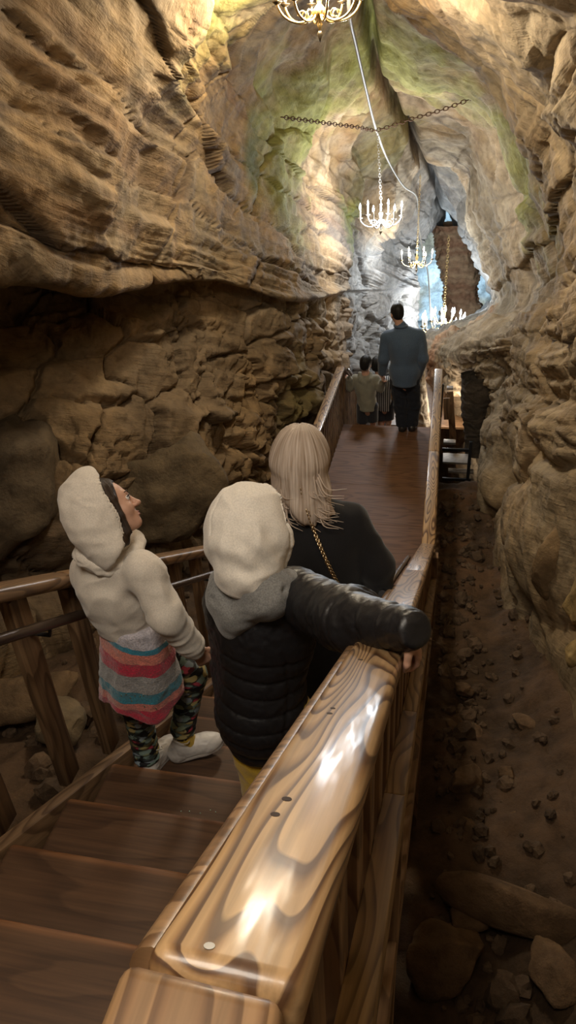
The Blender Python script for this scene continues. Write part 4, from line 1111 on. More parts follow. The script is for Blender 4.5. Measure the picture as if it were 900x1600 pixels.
def g_hair(P):
    p = (P - hc) @ HR.T / .92
    pa = p.copy(); pa[:, 0] = np.abs(pa[:, 0])
    d = ell(p, (0, -.018, .035), (.086, .103, .095))
    d = smax(d, p[:, 1] - .05 - np.clip(p[:, 2] - .06, 0, 1) * .55, .01)
    d = smin(d, chain(pa, [v3(.055, .045, .07), v3(.072, .032, .02), v3(.070, .028, -.05), v3(.066, .03, -.115)], [.012, .014, .013, .009], .01), .012)
    d = smin(d, cap(pa, (.05, -.03, -.05), (.06, -.01, -.13), .04, .03), .02)
    return d * .92
add_hair('hair', g_hair, [hc - .2, hc + .2], .0, .005, M_BRUN, G, hc, HR, .003)
def g_hood(P):
    p = (P - hc) @ HR.T
    o_ = ell(p, (0, -.030, .030), (.113, .125, .120)); o_ = smin(o_, cap(p, (0, -.07, .095), (0, -.02, .115), .045, .05), .05)
    o_ = smin(o_, cap(p, (0, -.06, -.06), (0, -.045, -.12), .095, .09), .06)
    i_ = ell(p, (0, -.0, .028), (.102, .135, .108)); i_ = smin(i_, cap(p, (0, -.03, -.06), (0, -.02, -.2), .078, .075), .05)
    d = smax(o_, -i_, .008)
    return smax(d, p[:, 1] - .040 + .12 * np.clip(-.04 - p[:, 2], 0, .2) + .25 * np.clip(p[:, 2] - .06, 0, .2), .008)
seam = lambda V, n: .006 * np.exp(-((((V - hc) @ HR.T)[:, 1] - .03) / .008) ** 2)
wk = wrinkle(.008, 9, (1, 1, 1.3), 3)
flesh('hood', g_hood, [hc - .24, hc + .24], .0, .005, M_CREAM, G, lambda V, n: wk(V, n) + .4 * seam(V, n))
bodyfwd = nrm(np.cross(v3(0, 0, 1), Rsh - Lsh)); 
BRm = basis(bodyfwd, v3(0, 0, 1))
def g_hoodie(P):
    t = ell(P, chest + v3(0, 0, .02), (.142, .108, .16), BRm); t = smin(t, cap(P, chest, waist - v3(0, 0, .0), .112, .112), .06)
    t = smin(t, cap(P, Rsh, Lsh, .062, .062), .05)
    t = smin(t, cap(P, nk - v3(0, 0, .01), nk + (hc - nk) * .25, .085, .08), .04)
    w0 = waist + v3(0, 0, .045)
    t = smax(t, -((P - w0) @ nrm(v3(0, 0, 1) + .12 * IR * -1)), .015)
    t = smin(t, cap(P, w0 + v3(0, 0, .012), w0 + v3(.001, 0, .02), .108, .108) if False else t, .01)
    s_ = chain(P, [Rsh, Rel, Rwr - (Rwr - Rel) * .10], [.064, .058, .047], .03); s_ = smin(s_, cap(P, Rwr - (Rwr - Rel) * .16, Rwr, .040, .036), .012)
    l_ = chain(P, [Lsh, Lel, Lwr], [.062, .058, .046], .03)
    d = smin(smin(t, s_, .025), l_, .025)
    cut = (P - Rwr) @ nrm(Rwr - Rel)
    return d
def g_hoodie_d(V, n):
    a = wrinkle(.010, 7, (1, 1, 1.2), 11)(V, n)
    # creases gather at the elbow and the cuff
    for c_, r_, am in ((Rel, .10, .012), (Rwr, .07, .012)):
        dd = np.linalg.norm(V - c_, axis=1); ax_ = (V - c_) @ nrm(Rwr - Rel)
        a = a + am * np.exp(-(dd / r_) ** 2) * perlin(np.stack([ax_ * 26 + 1.2 * perlin(V * 7), V[:, 0] * 5, V[:, 2] * 5], -1))
    return a
flesh('hoodie', g_hoodie, ALL, .17, .0055, M_CREAM, G, g_hoodie_d)
# neck folds of the hood
col_pts = [nk + v3(0, 0, .012) + .098 * (math.cos(a) * BRm[0] * 1.0 + math.sin(a) * BRm[1] * .95) + v3(0, 0, .012 * math.sin(2 * a)) for a in np.linspace(0, 2 * PI, 25)[:-1]]
def g_coll(P):
    d = None
    for a, b in zip(col_pts, col_pts[1:] + col_pts[:1]):
        e = cap(P, a, b, .028); d = e if d is None else np.minimum(d, e)
    return d
flesh('hood_collar', g_coll, col_pts, .06, .005, M_CREAM, G, wrinkle(.012, 12, (1, 1, 2), 5))
# sweater tied round the waist
s0 = W(207, 964, 1.89); s1_ = W(223, 1079, 1.88); sax = nrm(s1_ - s0); sL = np.linalg.norm(s1_ - s0)
SRm = basis(nrm(np.cross(-sax, BRm[0]) * -1), -sax)
def g_sweat(P):
    h = ((P - s0) @ sax) / sL; p = (P - s0) - np.outer((P - s0) @ sax, sax)
    x = p @ SRm[0]; y = p @ SRm[1]
    hh = np.clip(h, 0, 1.1)
    rx_ = .122 + .054 * hh ** .7; ry_ = .110 + .045 * hh
    fold = 1 + .05 * np.sin(np.arctan2(y, x) * 7 + 2 * hh) * hh
    k0 = np.sqrt((x / (rx_ * fold)) ** 2 + (y / (ry_ * fold)) ** 2)
    d = (k0 - 1) * .12
    inn = (k0 - .84) * .12
    d = smax(d, -np.where(h > .3, inn, 1), .008)
    ht = h - .06 * np.sin(np.arctan2(y, x) * 3)
    return smax(smax(d, (ht - 1.0) * sL, .01), (-h) * sL, .015)
def stripe_val(V):
    h = ((V - s0) @ sax) / sL; x = (V - s0) @ SRm[0]; 
    y = (V - s0) @ IR
    hs = h - (y + .01) * .9 * np.clip(.9 - h, 0, 1) * (1 - .5 * h) + .02 * perlin(V * 14)
    return np.stack([hs * .8 + .1] * 3, -1)
mt, nt, b = new_mat('striped_fluffy_knit'); at = N(nt, 'ShaderNodeAttribute', attribute_name='stripe'); sp = N(nt, 'ShaderNodeSeparateColor'); nt.links.new(at.outputs['Color'], sp.inputs[0])
stops = [(0, (.50, .47, .52)), (.11, (.02, .22, .33)), (.175, (.62, .19, .14)), (.30, (.45, .012, .045)), (.46, (.30, .29, .29)), (.66, (.02, .19, .27)), (.79, (.58, .17, .13)), (.885, (.45, .012, .045))]
stops = [(p * .8 + .1 if i else 0, c) for i, (p, c) in enumerate(stops)]
r = ramp(nt, sp.outputs[0], stops, 'CONSTANT'); mp = coords(nt)
nz = N(nt, 'ShaderNodeTexNoise'); nz.inputs['Scale'].default_value = 160; nz.inputs['Detail'].default_value = 3; nt.links.new(mp.outputs[0], nz.inputs['Vector'])
r2 = ramp(nt, nz.outputs['Fac'], [(.3, (.65, .65, .65)), (.7, (1.2, 1.2, 1.2))]); mx = N(nt, 'ShaderNodeMix', data_type='RGBA', blend_type='MULTIPLY'); mx.inputs['Factor'].default_value = 1
nt.links.new(r.outputs[0], mx.inputs[6]); nt.links.new(r2.outputs[0], mx.inputs[7]); nt.links.new(mx.outputs[2], b.inputs['Base Color'])
b.inputs['Roughness'].default_value = 1; b.inputs['Sheen Weight'].default_value = .5; bump(nt, b, nz.outputs['Fac'], .7, .006)
M_KNIT = mt
sw = flesh('waist_sweater', g_sweat, [s0 - .22, s1_ + .22, s0 + .2, s1_ - .22], .0, .0055, M_KNIT, G, wrinkle(.006, 14, (1, 1, 1), 2), {'stripe': stripe_val}, label='fluffy sweater in coral, crimson, grey and teal stripes')
# glittering fringe at its hem
M_SEQ = simple('iridescent_sequin', (.55, .85, .8), rough=.12, metal=1)
mt, nt, b = new_mat('mirror_sequin'); b.inputs['Base Color'].default_value = (.7, .95, .9, 1); b.inputs['Metallic'].default_value = 1; b.inputs['Roughness'].default_value = .25; M_SEQ = mt
rs = np.random.default_rng(8)
for (px, py) in [(190, 1087), (197, 1085), (204, 1091), (211, 1087), (219, 1088), (224, 1087), (231, 1086), (206, 1095), (217, 1108), (226, 1104), (244, 1107)]:
    p = hit(lambda P: np.minimum(g_sweat(P), chain(P, [hipL, kL, aL], [.085, .062, .054])), px, py)
    if p is None: p = W(px, py, 1.8)
    bm = bmesh.new(); bmesh.ops.create_uvsphere(bm, u_segments=8, v_segments=6, radius=1); bmesh.ops.scale(bm, vec=(.0028, .0016, .006), verts=bm.verts)
    link('speck', bm_mesh(bm), M_SEQ, sw, Matrix.Translation(Vector(p - IF * .002)) @ Matrix.Rotation(rs.uniform(-.6, .6), 4, 'Y'), True)
# leggings
def g_leg(P):
    d = chain(P, [hipL, kL, aL], [.085, .060, .052], .03); e = chain(P, [hipR, kR, aR], [.074, .058, .050], .03)
    d = smax(d, (P - aL) @ nrm(aL - kL) - .004, .008); e = smax(e, (P - aR) @ nrm(aR - kR) - .004, .008)
    return smin(smin(d, e, .02), cap(P, hipL, hipR, .10), .03)
mt, nt, b = new_mat('camouflage_leggings'); mp = coords(nt, (1, 1, 1.9))
n0 = N(nt, 'ShaderNodeTexNoise'); n0.inputs['Scale'].default_value = 18; nt.links.new(mp.outputs[0], n0.inputs['Vector'])
vm = N(nt, 'ShaderNodeMix', data_type='VECTOR'); vm.inputs['Factor'].default_value = .06; nt.links.new(mp.outputs[0], vm.inputs[4]); nt.links.new(n0.outputs['Color'], vm.inputs[5])
vo = N(nt, 'ShaderNodeTexVoronoi'); vo.inputs['Scale'].default_value = 26; nt.links.new(vm.outputs[1], vo.inputs['Vector'])
sp = N(nt, 'ShaderNodeSeparateColor'); nt.links.new(vo.outputs['Color'], sp.inputs[0])
cr = ramp(nt, sp.outputs[0], [(0, (.012, .012, .014)), (.30, (.19, .27, .24)), (.54, (.28, .35, .40)), (.70, (.48, .40, .17)), (.84, (.28, .34, .22)), (.95, (.45, .06, .09))], 'CONSTANT')
ed = ramp(nt, vo.outputs['Distance'], [(0, (1, 1, 1)), (.55, (1, 1, 1)), (.62, (.05, .05, .05))])
mx = N(nt, 'ShaderNodeMix', data_type='RGBA', blend_type='MULTIPLY'); mx.inputs['Factor'].default_value = .85
nt.links.new(cr.outputs[0], mx.inputs[6]); nt.links.new(ed.outputs[0], mx.inputs[7]); nt.links.new(mx.outputs[2], b.inputs['Base Color']); b.inputs['Roughness'].default_value = .8
M_CAMO = mt
def leg_d(V, n): return .006 * np.sin(V[:, 2] * 150 + 4 * perlin(V * 8)) * np.exp(-np.minimum(np.linalg.norm(V - aL, axis=1), np.linalg.norm(V - aR, axis=1)) / .12) + wrinkle(.004, 16)(V, n)
flesh('leggings', g_leg, [hipL, hipR, kL, kR, aL, aR], .14, .0055, M_CAMO, G, leg_d, label='leggings in a green, blue and yellow camouflage print')
def shoe(h_, t_, up, mat, par, name='shoe', sole=None, laces=True):
    sh = flesh(name, lambda P: shoe_sdf(P, h_, t_, up, 1., .004), [h_, t_, h_ + v3(0, 0, .13)], .09, .004, mat, par, wrinkle(.002, 30))
    flesh('sole', lambda P: sole_sdf(P, h_, t_, up), [h_, t_], .08, .004, sole or mat, sh, sm=1)
    if laces:
        R = basis(np.asarray(t_) - h_, up); k = np.linalg.norm(np.asarray(t_) - h_) / .24
        for j in range(4):
            y = .085 + .018 * j; z = .106 - .0105 * j
            pts = [h_ + R.T @ (v3(x, y + .01 * sgn * x * 30, z - 5.5 * x * x * 2) * k) for x, sgn in ((-.022, 1), (-.01, 1), (0, 1), (.01, 1), (.022, 1))]
            tube('lace', pts, .0026, M_LACE, sh, 6)
        pts = [h_ + R.T @ (v3(.028 + .022 * math.sin(q), .085 + .03 * math.cos(q * 1.0), .108 + .022 * (1 - math.cos(q))) * k) for q in np.linspace(.0, 5.6, 18)]
        tube('lace', pts, .0024, M_LACE, sh, 6)
    return sh
M_LACE = simple('cream_lace', (.5, .46, .4), rough=.8)
shoe(heL, toL, v3(0, 0, 1), M_WHITESHOE, G)
shoe(heR, toR, nrm(np.cross(np.cross(toR - heR, v3(0, 0, 1)), toR - heR)), M_WHITESHOE, G)
M_SOCK = cloth('yellow_sock', (.5, .33, .05))
flesh('sock', lambda P: cap(P, aR + v3(0, 0, .01), heR * .62 + toR * .38 + v3(0, 0, .062), .040, .036), [aR, heR], .1, .0045, M_SOCK, G, wrinkle(.003, 30), label='yellow sock')
# bright specks on the treads beside the feet
spk = [(283, 1268), (296, 1268), (313, 1271), (329, 1266), (337, 1269)]
for i, (px, py) in enumerate(spk):
    r0 = ray(px, py); t = (-.93 + .87 + SL * 5 - CZ) / (r0[2] + SL * r0[1]); p = r0 * t + v3(0, 0, CZ)
    kk = round((p[1] - .23 + .06) / .302); p = WZ(px, py, 2.76 - .178 * kk + .002)
    bm = bmesh.new(); bmesh.ops.create_uvsphere(bm, u_segments=8, v_segments=6, radius=1); bmesh.ops.scale(bm, vec=(.0035, .003, .0035), verts=bm.verts)
    o = link('speck', bm_mesh(bm), M_SEQ, None, Matrix.Translation(Vector(p)), True)
    tag(o, ['shiny speck farthest left of the sparkling row on the tread', 'brightest turquoise speck on the tread, second in the sparkling row', 'dim middle speck of the sparkling row on the tread', 'fourth speck from the left in the sparkling row on the tread', 'speck nearest the mustard trousers in the sparkling row'][i], 'speck', 'shiny specks on the stair tread')
# ------------------------------------------------------------------ child in the black quilted jacket
B = empty('person', (-.55, 1.62, 1.875), 'person in a black quilted jacket and white hood, one arm over the rail', 'person')
bh = W(404, 826, 1.75); bfd = nrm(.80 * IR + .10 * IU + .62 * IF); bhR = basis(bfd, nrm(IU * .9 - .1 * IR))
bnk = W(400, 893, 1.735); bch = W(412, 975, 1.69); bhip = W(408, 1110, 1.63); bhem = W(408, 1172, 1.60)
bRs = W(462, 932, 1.70); bLs = W(362, 938, 1.735)
bWr = RP(634, 982, .060); bEl = W(552, 972, (bWr[1] + 1.63) / 2 - .02); bHd = RP(655, 985, .02)
bLe = W(366, 1045, 1.72); bLw = W(372, 1085, 1.88)
bkl = v3(bhip[0] - .01, 1.60, 2.22); bal = v3(bhip[0] - .005, 1.585, 1.95); bkr = v3(bhip[0] + .09, 1.66, 2.16); bar = v3(bhip[0] + .09, 1.66, 1.95)
bfw = nrm(v3(.22, 1, 0)); bBR = basis(bfw, v3(0, 0, 1))
bhl = v3(bal[0], 1.54, 1.872); btl = bhl + .2 * nrm(v3(.1, 1, 0)); bhr = v3(bar[0], 1.60, 1.872); 
bwd = nrm(bWr - bEl); bhdir = nrm(v3(.35, .15, -.92))
def b_body(P):
    d = head_sdf(P, bh, bhR, .95)
    d = smin(d, cap(P, bh - bhR[1] * .02 - bhR[2] * .05, bnk, .045, .05), .02)
    t = smin(cap(P, bnk, bch, .06, .105), cap(P, bch, bhip, .105, .10), .05); t = smin(t, cap(P, bRs, bLs, .05, .05), .04)
    d = smin(d, t, .03)
    d = smin(d, chain(P, [bRs, bEl, bWr], [.042, .036, .025]), .02); d = smin(d, chain(P, [bLs, bLe, bLw], [.042, .036, .026]), .02)
    for h_, k_, a_ in ((bhip + v3(-.04, 0, 0), bkl, bal), (bhip + v3(.08, 0, 0), bkr, bar)):
        d = smin(d, chain(P, [h_, k_, a_], [.075, .052, .034]), .03); d = smin(d, cap(P, a_, a_ + v3(.01, .13, -.045), .03, .022), .02)
    d = smin(d, hand_sdf(P, bWr + bwd * .006 + v3(0, 0, .0), bhdir, nrm(v3(.92, .1, .35)), 1, .6, .86), .012)
    d = smin(d, hand_sdf(P, bLw, nrm(v3(.2, .9, -.2)), v3(0, 0, 1), 1, .5, .86), .01)
    return d
BALL = [bh, bnk, bRs, bLs, bEl, bWr, bLe, bLw, bhip, bkl, bkr, bal, bar, btl, bWr + bhdir * .16]
flesh('body', b_body, BALL, .16, .0055, M_SKIN, B, sm=1)
def b_hood(P):
    p = (P - bh) @ bhR.T
    o_ = ell(p, (0, -.030, .022), (.122, .132, .124)); o_ = smin(o_, cap(p, (0, -.055, -.05), (0, -.05, -.115), .112, .102), .06)
    i_ = ell(p, (0, .01, .02), (.106, .15, .106)); i_ = smin(i_, cap(p, (0, -.02, -.06), (0, -.02, -.2), .08, .07), .05)
    return smax(smax(o_, -i_, .008), p[:, 1] - .062, .010)
def b_hood_d(V, n):
    p = (V - bh) @ bhR.T
    hemb = .005 * sstep(.022, .030, p[:, 1]) - .006 * np.exp(-((p[:, 1] - .026) / .004) ** 2)
    top = -.004 * np.exp(-(p[:, 0] / .004) ** 2) * (p[:, 2] > 0)
    fo = .012 * perlin(np.stack([p[:, 0] * 4, p[:, 1] * 9, p[:, 2] * 16 + 2 * p[:, 1] * 8], -1) + 4) * sstep(.08, -.06, p[:, 2])
    return hemb + top + fo + wrinkle(.007, 10, (1, 1, 1), 21)(V, n)
flesh('hood', b_hood, [bh - .25, bh + .25], 0, .005, M_CREAM2, B, b_hood_d)
jax = nrm(bch - bhem)
def b_jack(P):
    t = ell(P, bch - v3(0, 0, .0), (.172, .13, .19), bBR)
    t = smin(t, cap(P, bch - v3(0, 0, .03), bhip, .146, .146), .06); t = smin(t, cap(P, bhip, bhem + v3(0, 0, .01), .146, .098), .05)
    t = smin(t, cap(P, bRs, bLs, .082, .078), .06)
    q = (P - bhem) @ jax
    t = smax(t, -q, .03)
    s_ = chain(P, [bRs, bEl, bWr], [.088, .082, .050], .04); s_ = smin(s_, cap(P, bWr + bwd * .012, bWr + bwd * .03, .047), .006); s_ = smax(s_, (P - bWr) @ bwd - .050, .018)
    l_ = chain(P, [bLs, bLe, bLw], [.082, .072, .055], .04)
    return smin(smin(t, s_, .03), l_, .05)
def quilt(h, pitch, amp):
    f = np.abs(((h / pitch) % 1) - .5) * 2          # 1 at a seam
    return amp * (np.sqrt(np.maximum(0, 1 - f ** 2.2)) - .75)
def b_jack_d(V, n):
    sT = np.clip(((V - bRs) @ nrm(bWr - bRs)) / np.linalg.norm(bWr - bRs), -1, 2)
    ds = np.minimum(cap(V, bRs + (bEl - bRs) * .15, bEl, .0), cap(V, bEl, bWr, .0))
    isS = sstep(.12, .085, ds) * sstep(.05, .25, sT)
    h = (V - bhem) @ jax + .010 * perlin(V * np.array([7, 7, 3])) 
    a = quilt(h, .0635, .010)
    hs = np.where(((V - bEl) @ bwd) > 0, np.linalg.norm(bEl - bRs) + (V - bEl) @ bwd, (V - bRs) @ nrm(bEl - bRs))
    bq = quilt(hs + .01 * perlin(V * 8), .085, .008)
    cr_ = .016 * perlin(np.stack([hs * 22 + 1.5 * perlin(V * 6), V[:, 0] * 6, V[:, 2] * 10], -1)) * np.exp(-(np.linalg.norm(V - bEl, axis=1) / .14) ** 2) + .010 * perlin(np.stack([hs * 24, V[:, 1] * 9, V[:, 2] * 12], -1)) * np.exp(-(np.linalg.norm(V - bRs - (bEl - bRs) * .3, axis=1) / .1) ** 2)
    yoke = sstep(.48, .44, (V - bhem) @ jax)
    side = -.006 * np.exp(-(((V - bch) @ bBR[0] - .125) / .006) ** 2) * yoke
    return (1 - isS) * (a * yoke + side) + isS * (bq * .9 + 1.4 * cr_) + wrinkle(.004, 22, (1, 1, 1), 31)(V, n) * .8
flesh('quilted_jacket', b_jack, BALL, .18, .0055, M_PUFF, B, b_jack_d)
# grey hood hanging over the jacket
gh = [W(345, 938, 1.63), W(356, 918, 1.66), W(402, 912, 1.63), W(446, 912, 1.65), W(368, 962, 1.60), W(422, 935, 1.59), W(364, 982, 1.595)]
def b_gh(P):
    d = chain(P, [gh[0], gh[1], gh[2], gh[3]], [.028, .042, .046, .032], .04)
    d = smin(d, chain(P, [gh[1], gh[4], gh[6]], [.05, .042, .018], .04), .05)
    d = smin(d, chain(P, [gh[3], gh[5], gh[4]], [.035, .046, .040], .04), .05)
    d = smin(d, cap(P, gh[0], gh[6], .026, .018), .05)
    d = smin(d, cap(P, gh[2], gh[5], .05, .04), .05)
    return d
def b_gh_d(V, n):
    e = cap(V, W(340, 958, 1.6), W(372, 975, 1.57), 0); e2 = chain(V, [W(335, 935, 1.6), W(365, 962, 1.57), W(415, 948, 1.55), W(462, 905, 1.6)], [0, 0, 0, 0], .001)
    return -.012 * np.exp(-(e2 / .007) ** 2) + .006 * np.exp(-((e2 - .016) / .01) ** 2) + wrinkle(.007, 10, (1, 1, 1), 41)(V, n)
flesh('grey_hood', b_gh, gh, .1, .005, M_MARL, B, b_gh_d, label='soft grey hood hanging down the back')
def b_pant(P):
    d = None
    for h_, k_, a_ in ((bhip + v3(-.04, 0, 0), bkl, bal), (bhip + v3(.08, 0, 0), bkr, bar)):
        e = chain(P, [h_, k_, a_ - v3(0, 0, .02)], [.095, .082, .076], .03); e = smax(e, (a_[2] - .04) - P[:, 2], .008)
        d = e if d is None else smin(d, e, .02)
    return d
flesh('trousers', b_pant, [bhip, bkl, bkr, bal, bar], .14, .006, M_YELLOW, B, wrinkle(.008, 12, (1, 1, .6), 51), label='mustard yellow trousers')
shoe(bhl, btl, v3(0, 0, 1), M_WHITESHOE, B, laces=False); shoe(bhr, bhr + .2 * nrm(v3(.1, 1, 0)), v3(0, 0, 1), M_WHITESHOE, B, laces=False)

# ------------------------------------------------------------------ woman with the blond hair
Wm = empty('person', (-.45, 2.5, 1.515), 'person with long ash blond hair in a black coat with a gold chain strap', 'person')
wh = W(472, 715, 2.5); wfd = nrm(v3(.12, 1, -.05)); wR = basis(wfd, v3(-.02, 0, 1))
wnk = W(480, 785, 2.47); wch = W(500, 860, 2.46); wRs = W(548, 818, 2.48); wLs = W(440, 812, 2.54); whip = wch + v3(.02, -.02, -.42)
wRe = W(588, 885, 2.44); wRw = W(596, 955, 2.50); wLe = wLs + v3(-.04, .02, -.28); wLw = wLe + v3(.08, .2, -.12)
wf = 1.51
wkL = v3(whip[0] - .09, 2.52, 1.95); wkR = v3(whip[0] + .08, 2.56, 1.93); waL = v3(whip[0] - .09, 2.48, 1.6); waR = v3(whip[0] + .08, 2.52, 1.6)
def w_body(P):
    d = head_sdf(P, wh, wR, 1.0); d = smin(d, cap(P, wh - wR[1] * .02 - wR[2] * .05, wnk, .05, .052), .02)
    t = smin(cap(P, wnk, wch, .07, .12), cap(P, wch, whip, .12, .13), .06); t = smin(t, cap(P, wRs, wLs, .05, .05), .05); d = smin(d, t, .03)
    d = smin(d, chain(P, [wRs, wRe, wRw], [.045, .038, .027]), .02); d = smin(d, chain(P, [wLs, wLe, wLw], [.045, .038, .027]), .02)
    for k_, a_, sx in ((wkL, waL, -1), (wkR, waR, 1)):
        d = smin(d, chain(P, [whip + v3(.08 * sx, 0, 0), k_, a_], [.09, .06, .04]), .03); d = smin(d, cap(P, a_, a_ + v3(.01, .16, -.05), .035, .025), .02)
    d = smin(d, hand_sdf(P, wRw, nrm(v3(.15, .6, -.6)), nrm(v3(.9, 0, .2)), 1, .6, .92), .01); d = smin(d, hand_sdf(P, wLw, nrm(v3(.1, .9, -.2)), v3(0, 0, 1), 1, .5, .92), .01)
    return d
WALL = [wh, wnk, wRs, wLs, wRe, wRw, wLe, wLw, whip, wkL, wkR, waL, waR]
flesh('body', w_body, WALL, .2, .007, M_SKIN, Wm, sm=1)
def w_coat(P):
    t = ell(P, wch, (.205, .14, .23), basis(v3(.1, 1, 0), v3(0, 0, 1))); t = smin(t, cap(P, wch, whip, .15, .185), .08); t = smin(t, cap(P, whip, whip - v3(0, 0, .25), .185, .20), .05)
    t = smin(t, cap(P, wRs, wLs, .075, .075), .07); t = smin(t, cap(P, wnk + v3(0, 0, .02), wch, .075, .14), .05); t = smax(t, (whip[2] - .28) - P[:, 2], .015)
    s_ = chain(P, [wRs, wRe, wRw], [.078, .068, .056], .04); l_ = chain(P, [wLs, wLe, wLw], [.078, .068, .056], .04)
    return smin(smin(t, s_, .025), l_, .025)
flesh('coat', w_coat, WALL, .24, .007, M_COAT, Wm, wrinkle(.009, 6, (1, 1, .6), 61))
ruf = [wRw + v3(-.02, -.035, .03), wRw + v3(.01, -.04, .0)]
def w_hair(P):
    p = (P - wh) @ wR.T
    p = p + np.stack([.014 * np.sin(p[:, 2] * 34 + p[:, 0] * 14) * sstep(.03, -.12, p[:, 2]), 0 * p[:, 0], 0 * p[:, 0]], -1)
    d = ell(p, (0, -.012, .035), (.112, .122, .112))
    d = smin(d, cap(p, (-.035, -.05, -.02), (-.06, -.045, -.115), .086, .046), .05)
    d = smin(d, cap(p, (.03, -.045, -.02), (.06, -.055, -.15), .088, .056), .05)
    d = smin(d, chain(p, [v3(0, -.075, -.08), v3(.05, -.11, -.17), v3(.115, -.105, -.205)], [.075, .05, .014], .04), .04)
    d = smin(d, chain(p, [v3(.07, -.07, -.13), v3(.12, -.085, -.185), v3(.165, -.075, -.20)], [.05, .03, .006], .03), .03)
    d = smin(d, chain(p, [v3(.0, -.095, -.13), v3(.04, -.125, -.20), v3(.075, -.125, -.235)], [.04, .026, .006], .03), .03)
    d = smin(d, chain(p, [v3(-.05, -.07, -.12), v3(-.06, -.085, -.17), v3(-.04, -.10, -.20)], [.04, .03, .008], .03), .03)
    p = p; d = smax(d, p[:, 1] - .045, .02)
    return d
add_hair('hair', w_hair, [wh - .3, wh + .25], 0, .0055, M_BLOND, Wm, wh, wR, .0045, 40, lambda V, n: -.006 * np.exp(-((((V - wh) @ wR.T)[:, 0] + .012) / .008) ** 2) * sstep(.0, .1, ((V - wh) @ wR.T)[:, 2]))
# loose locks blown to the right
rl = np.random.default_rng(12)
hairpart = [c for c in Wm.children if c.name.startswith('hair')][0]
for i in range(70):
    a = v3(rl.uniform(-.08, .10), -.085 - rl.uniform(0, .03), rl.uniform(-.16, .0)); e = a + v3(rl.uniform(.03, .13), rl.uniform(-.04, .02), rl.uniform(-.13, -.05))
    mid_ = (a + e) / 2 + v3(-.015, -.02, -.025)
    pts = catmull(np.array([a, mid_, e]), np.linspace(0, 2, 9)); pts = [wh + wR.T @ q for q in pts]
    tube('lock', pts, [.0045 * (1 - .85 * k / 8) for k in range(9)], M_BLOND, hairpart, 5)
def w_legs(P):
    d = None
    for k_, a_, sx in ((wkL, waL, -1), (wkR, waR, 1)):
        e = chain(P, [whip + v3(.08 * sx, 0, -.05), k_, a_], [.10, .075, .055], .03); d = e if d is None else smin(d, e, .01)
    return smax(d, 1.56 - P[:, 2], .006)
flesh('trousers', w_legs, [whip, wkL, wkR, waL, waR], .15, .008, M_NAVY, Wm)
for a_ in (waL, waR): shoe(v3(a_[0], a_[1] - .06, 1.512), v3(a_[0] + .01, a_[1] + .17, 1.512), v3(0, 0, 1), M_DARKSHOE, Wm, laces=False)
M_GOLD = simple('gold_chain_metal', (.80, .66, .45), rough=.25, metal=1)
cp = []
for px, py in [(470, 762), (473, 778), (480, 800), (490, 828), (502, 858), (514, 885), (528, 912), (541, 932), (553, 948)]:
    q = hit(lambda P: np.minimum(w_coat(P), w_hair(P) + .02), px, py); 
    if q is not None: cp.append(q - IF * .013)
o = link('shoulder_chain', bm_mesh(chain_links(catmull(np.array(cp), np.linspace(0, len(cp) - 1, 60)), .0072, .0030, 1.25)), M_GOLD, None, None, True)
tag(o, 'thin gold chain bag strap slanting across the back of the black coat', 'bag strap')
# ------------------------------------------------------------------ man in the blue overshirt and the children beyond
Mn = empty('person', (-.42, 9.15, 0), 'person with short black hair in a blue grey overshirt and dark trousers', 'person')
mh = W(620, 490, 9.16); mfd = nrm(v3(-.45, .9, -.22)); mR = basis(mfd, nrm(v3(-.08, .1, 1)))
mnk = W(626, 512, 9.14); mch = W(632, 540, 9.14); mwa = W(632, 580, 9.12); mhip = W(632, 596, 9.12)
mRs = W(654, 526, 9.14); mLs = W(606, 527, 9.14); mRe = W(661, 560, 9.10); mRw = W(652, 588, 9.22); mLe = W(599, 560, 9.12); mLw = W(598, 584, 9.2)
mkL = W(626, 634, 9.12); maL = v3(mkL[0] + .03, 9.10, .09); mkR = W(646, 634, 9.16); maR = v3(mkR[0] - .01, 9.12, .09)
mhd = nrm(v3(-.05, .12, -1))
def pers(c, R, s, nk_, ch_, hip_, Rs, Ls, arms, legs, hands, P, tr=(.075, .135, .13)):
    d = head_sdf(P, c, R, s); d = smin(d, cap(P, c - R[1] * .02 * s - R[2] * .05 * s, nk_, .053 * s, .056 * s), .02)
    t = smin(cap(P, nk_, ch_, tr[0], tr[1]), cap(P, ch_, hip_, tr[1], tr[2]), .06); t = smin(t, cap(P, Rs, Ls, tr[0] * .8, tr[0] * .8), .05); d = smin(d, t, .03)
    for a in arms: d = smin(d, chain(P, a[0], a[1]), .02)
    for a in legs: d = smin(d, chain(P, a[0], a[1]), .03); d = smin(d, cap(P, a[0][-1], a[0][-1] + v3(0, .17, -.05) * s, a[1][-1], a[1][-1] * .7), .02)
    for h_ in hands: d = smin(d, hand_sdf(P, *h_), .012)
    return d
def m_body(P):
    return pers(mh, mR, 1.0, mnk, mch, mhip, mRs, mLs, [([mRs, mRe, mRw], [.052, .045, .032]), ([mLs, mLe, mLw], [.052, .045, .032])],
                [([mhip + v3(-.08, 0, 0), mkL, maL], [.09, .06, .045]), ([mhip + v3(.08, 0, 0), mkR, maR], [.09, .06, .045])],
                [(mLw + mhd * .01, mhd, nrm(v3(-1, -.2, 0)), 1, .8, 1.0), (mRw, nrm(v3(-.5, .5, -.6)), nrm(v3(.8, .3, 0)), 1, .6, 1.0)], P)
MALL = [mh, mnk, mRs, mLs, mRe, mRw, mLe, mLw, mhip, mkL, maL, mkR, maR]
flesh('body', m_body, MALL, .22, .008, M_SKIN, Mn, sm=1)
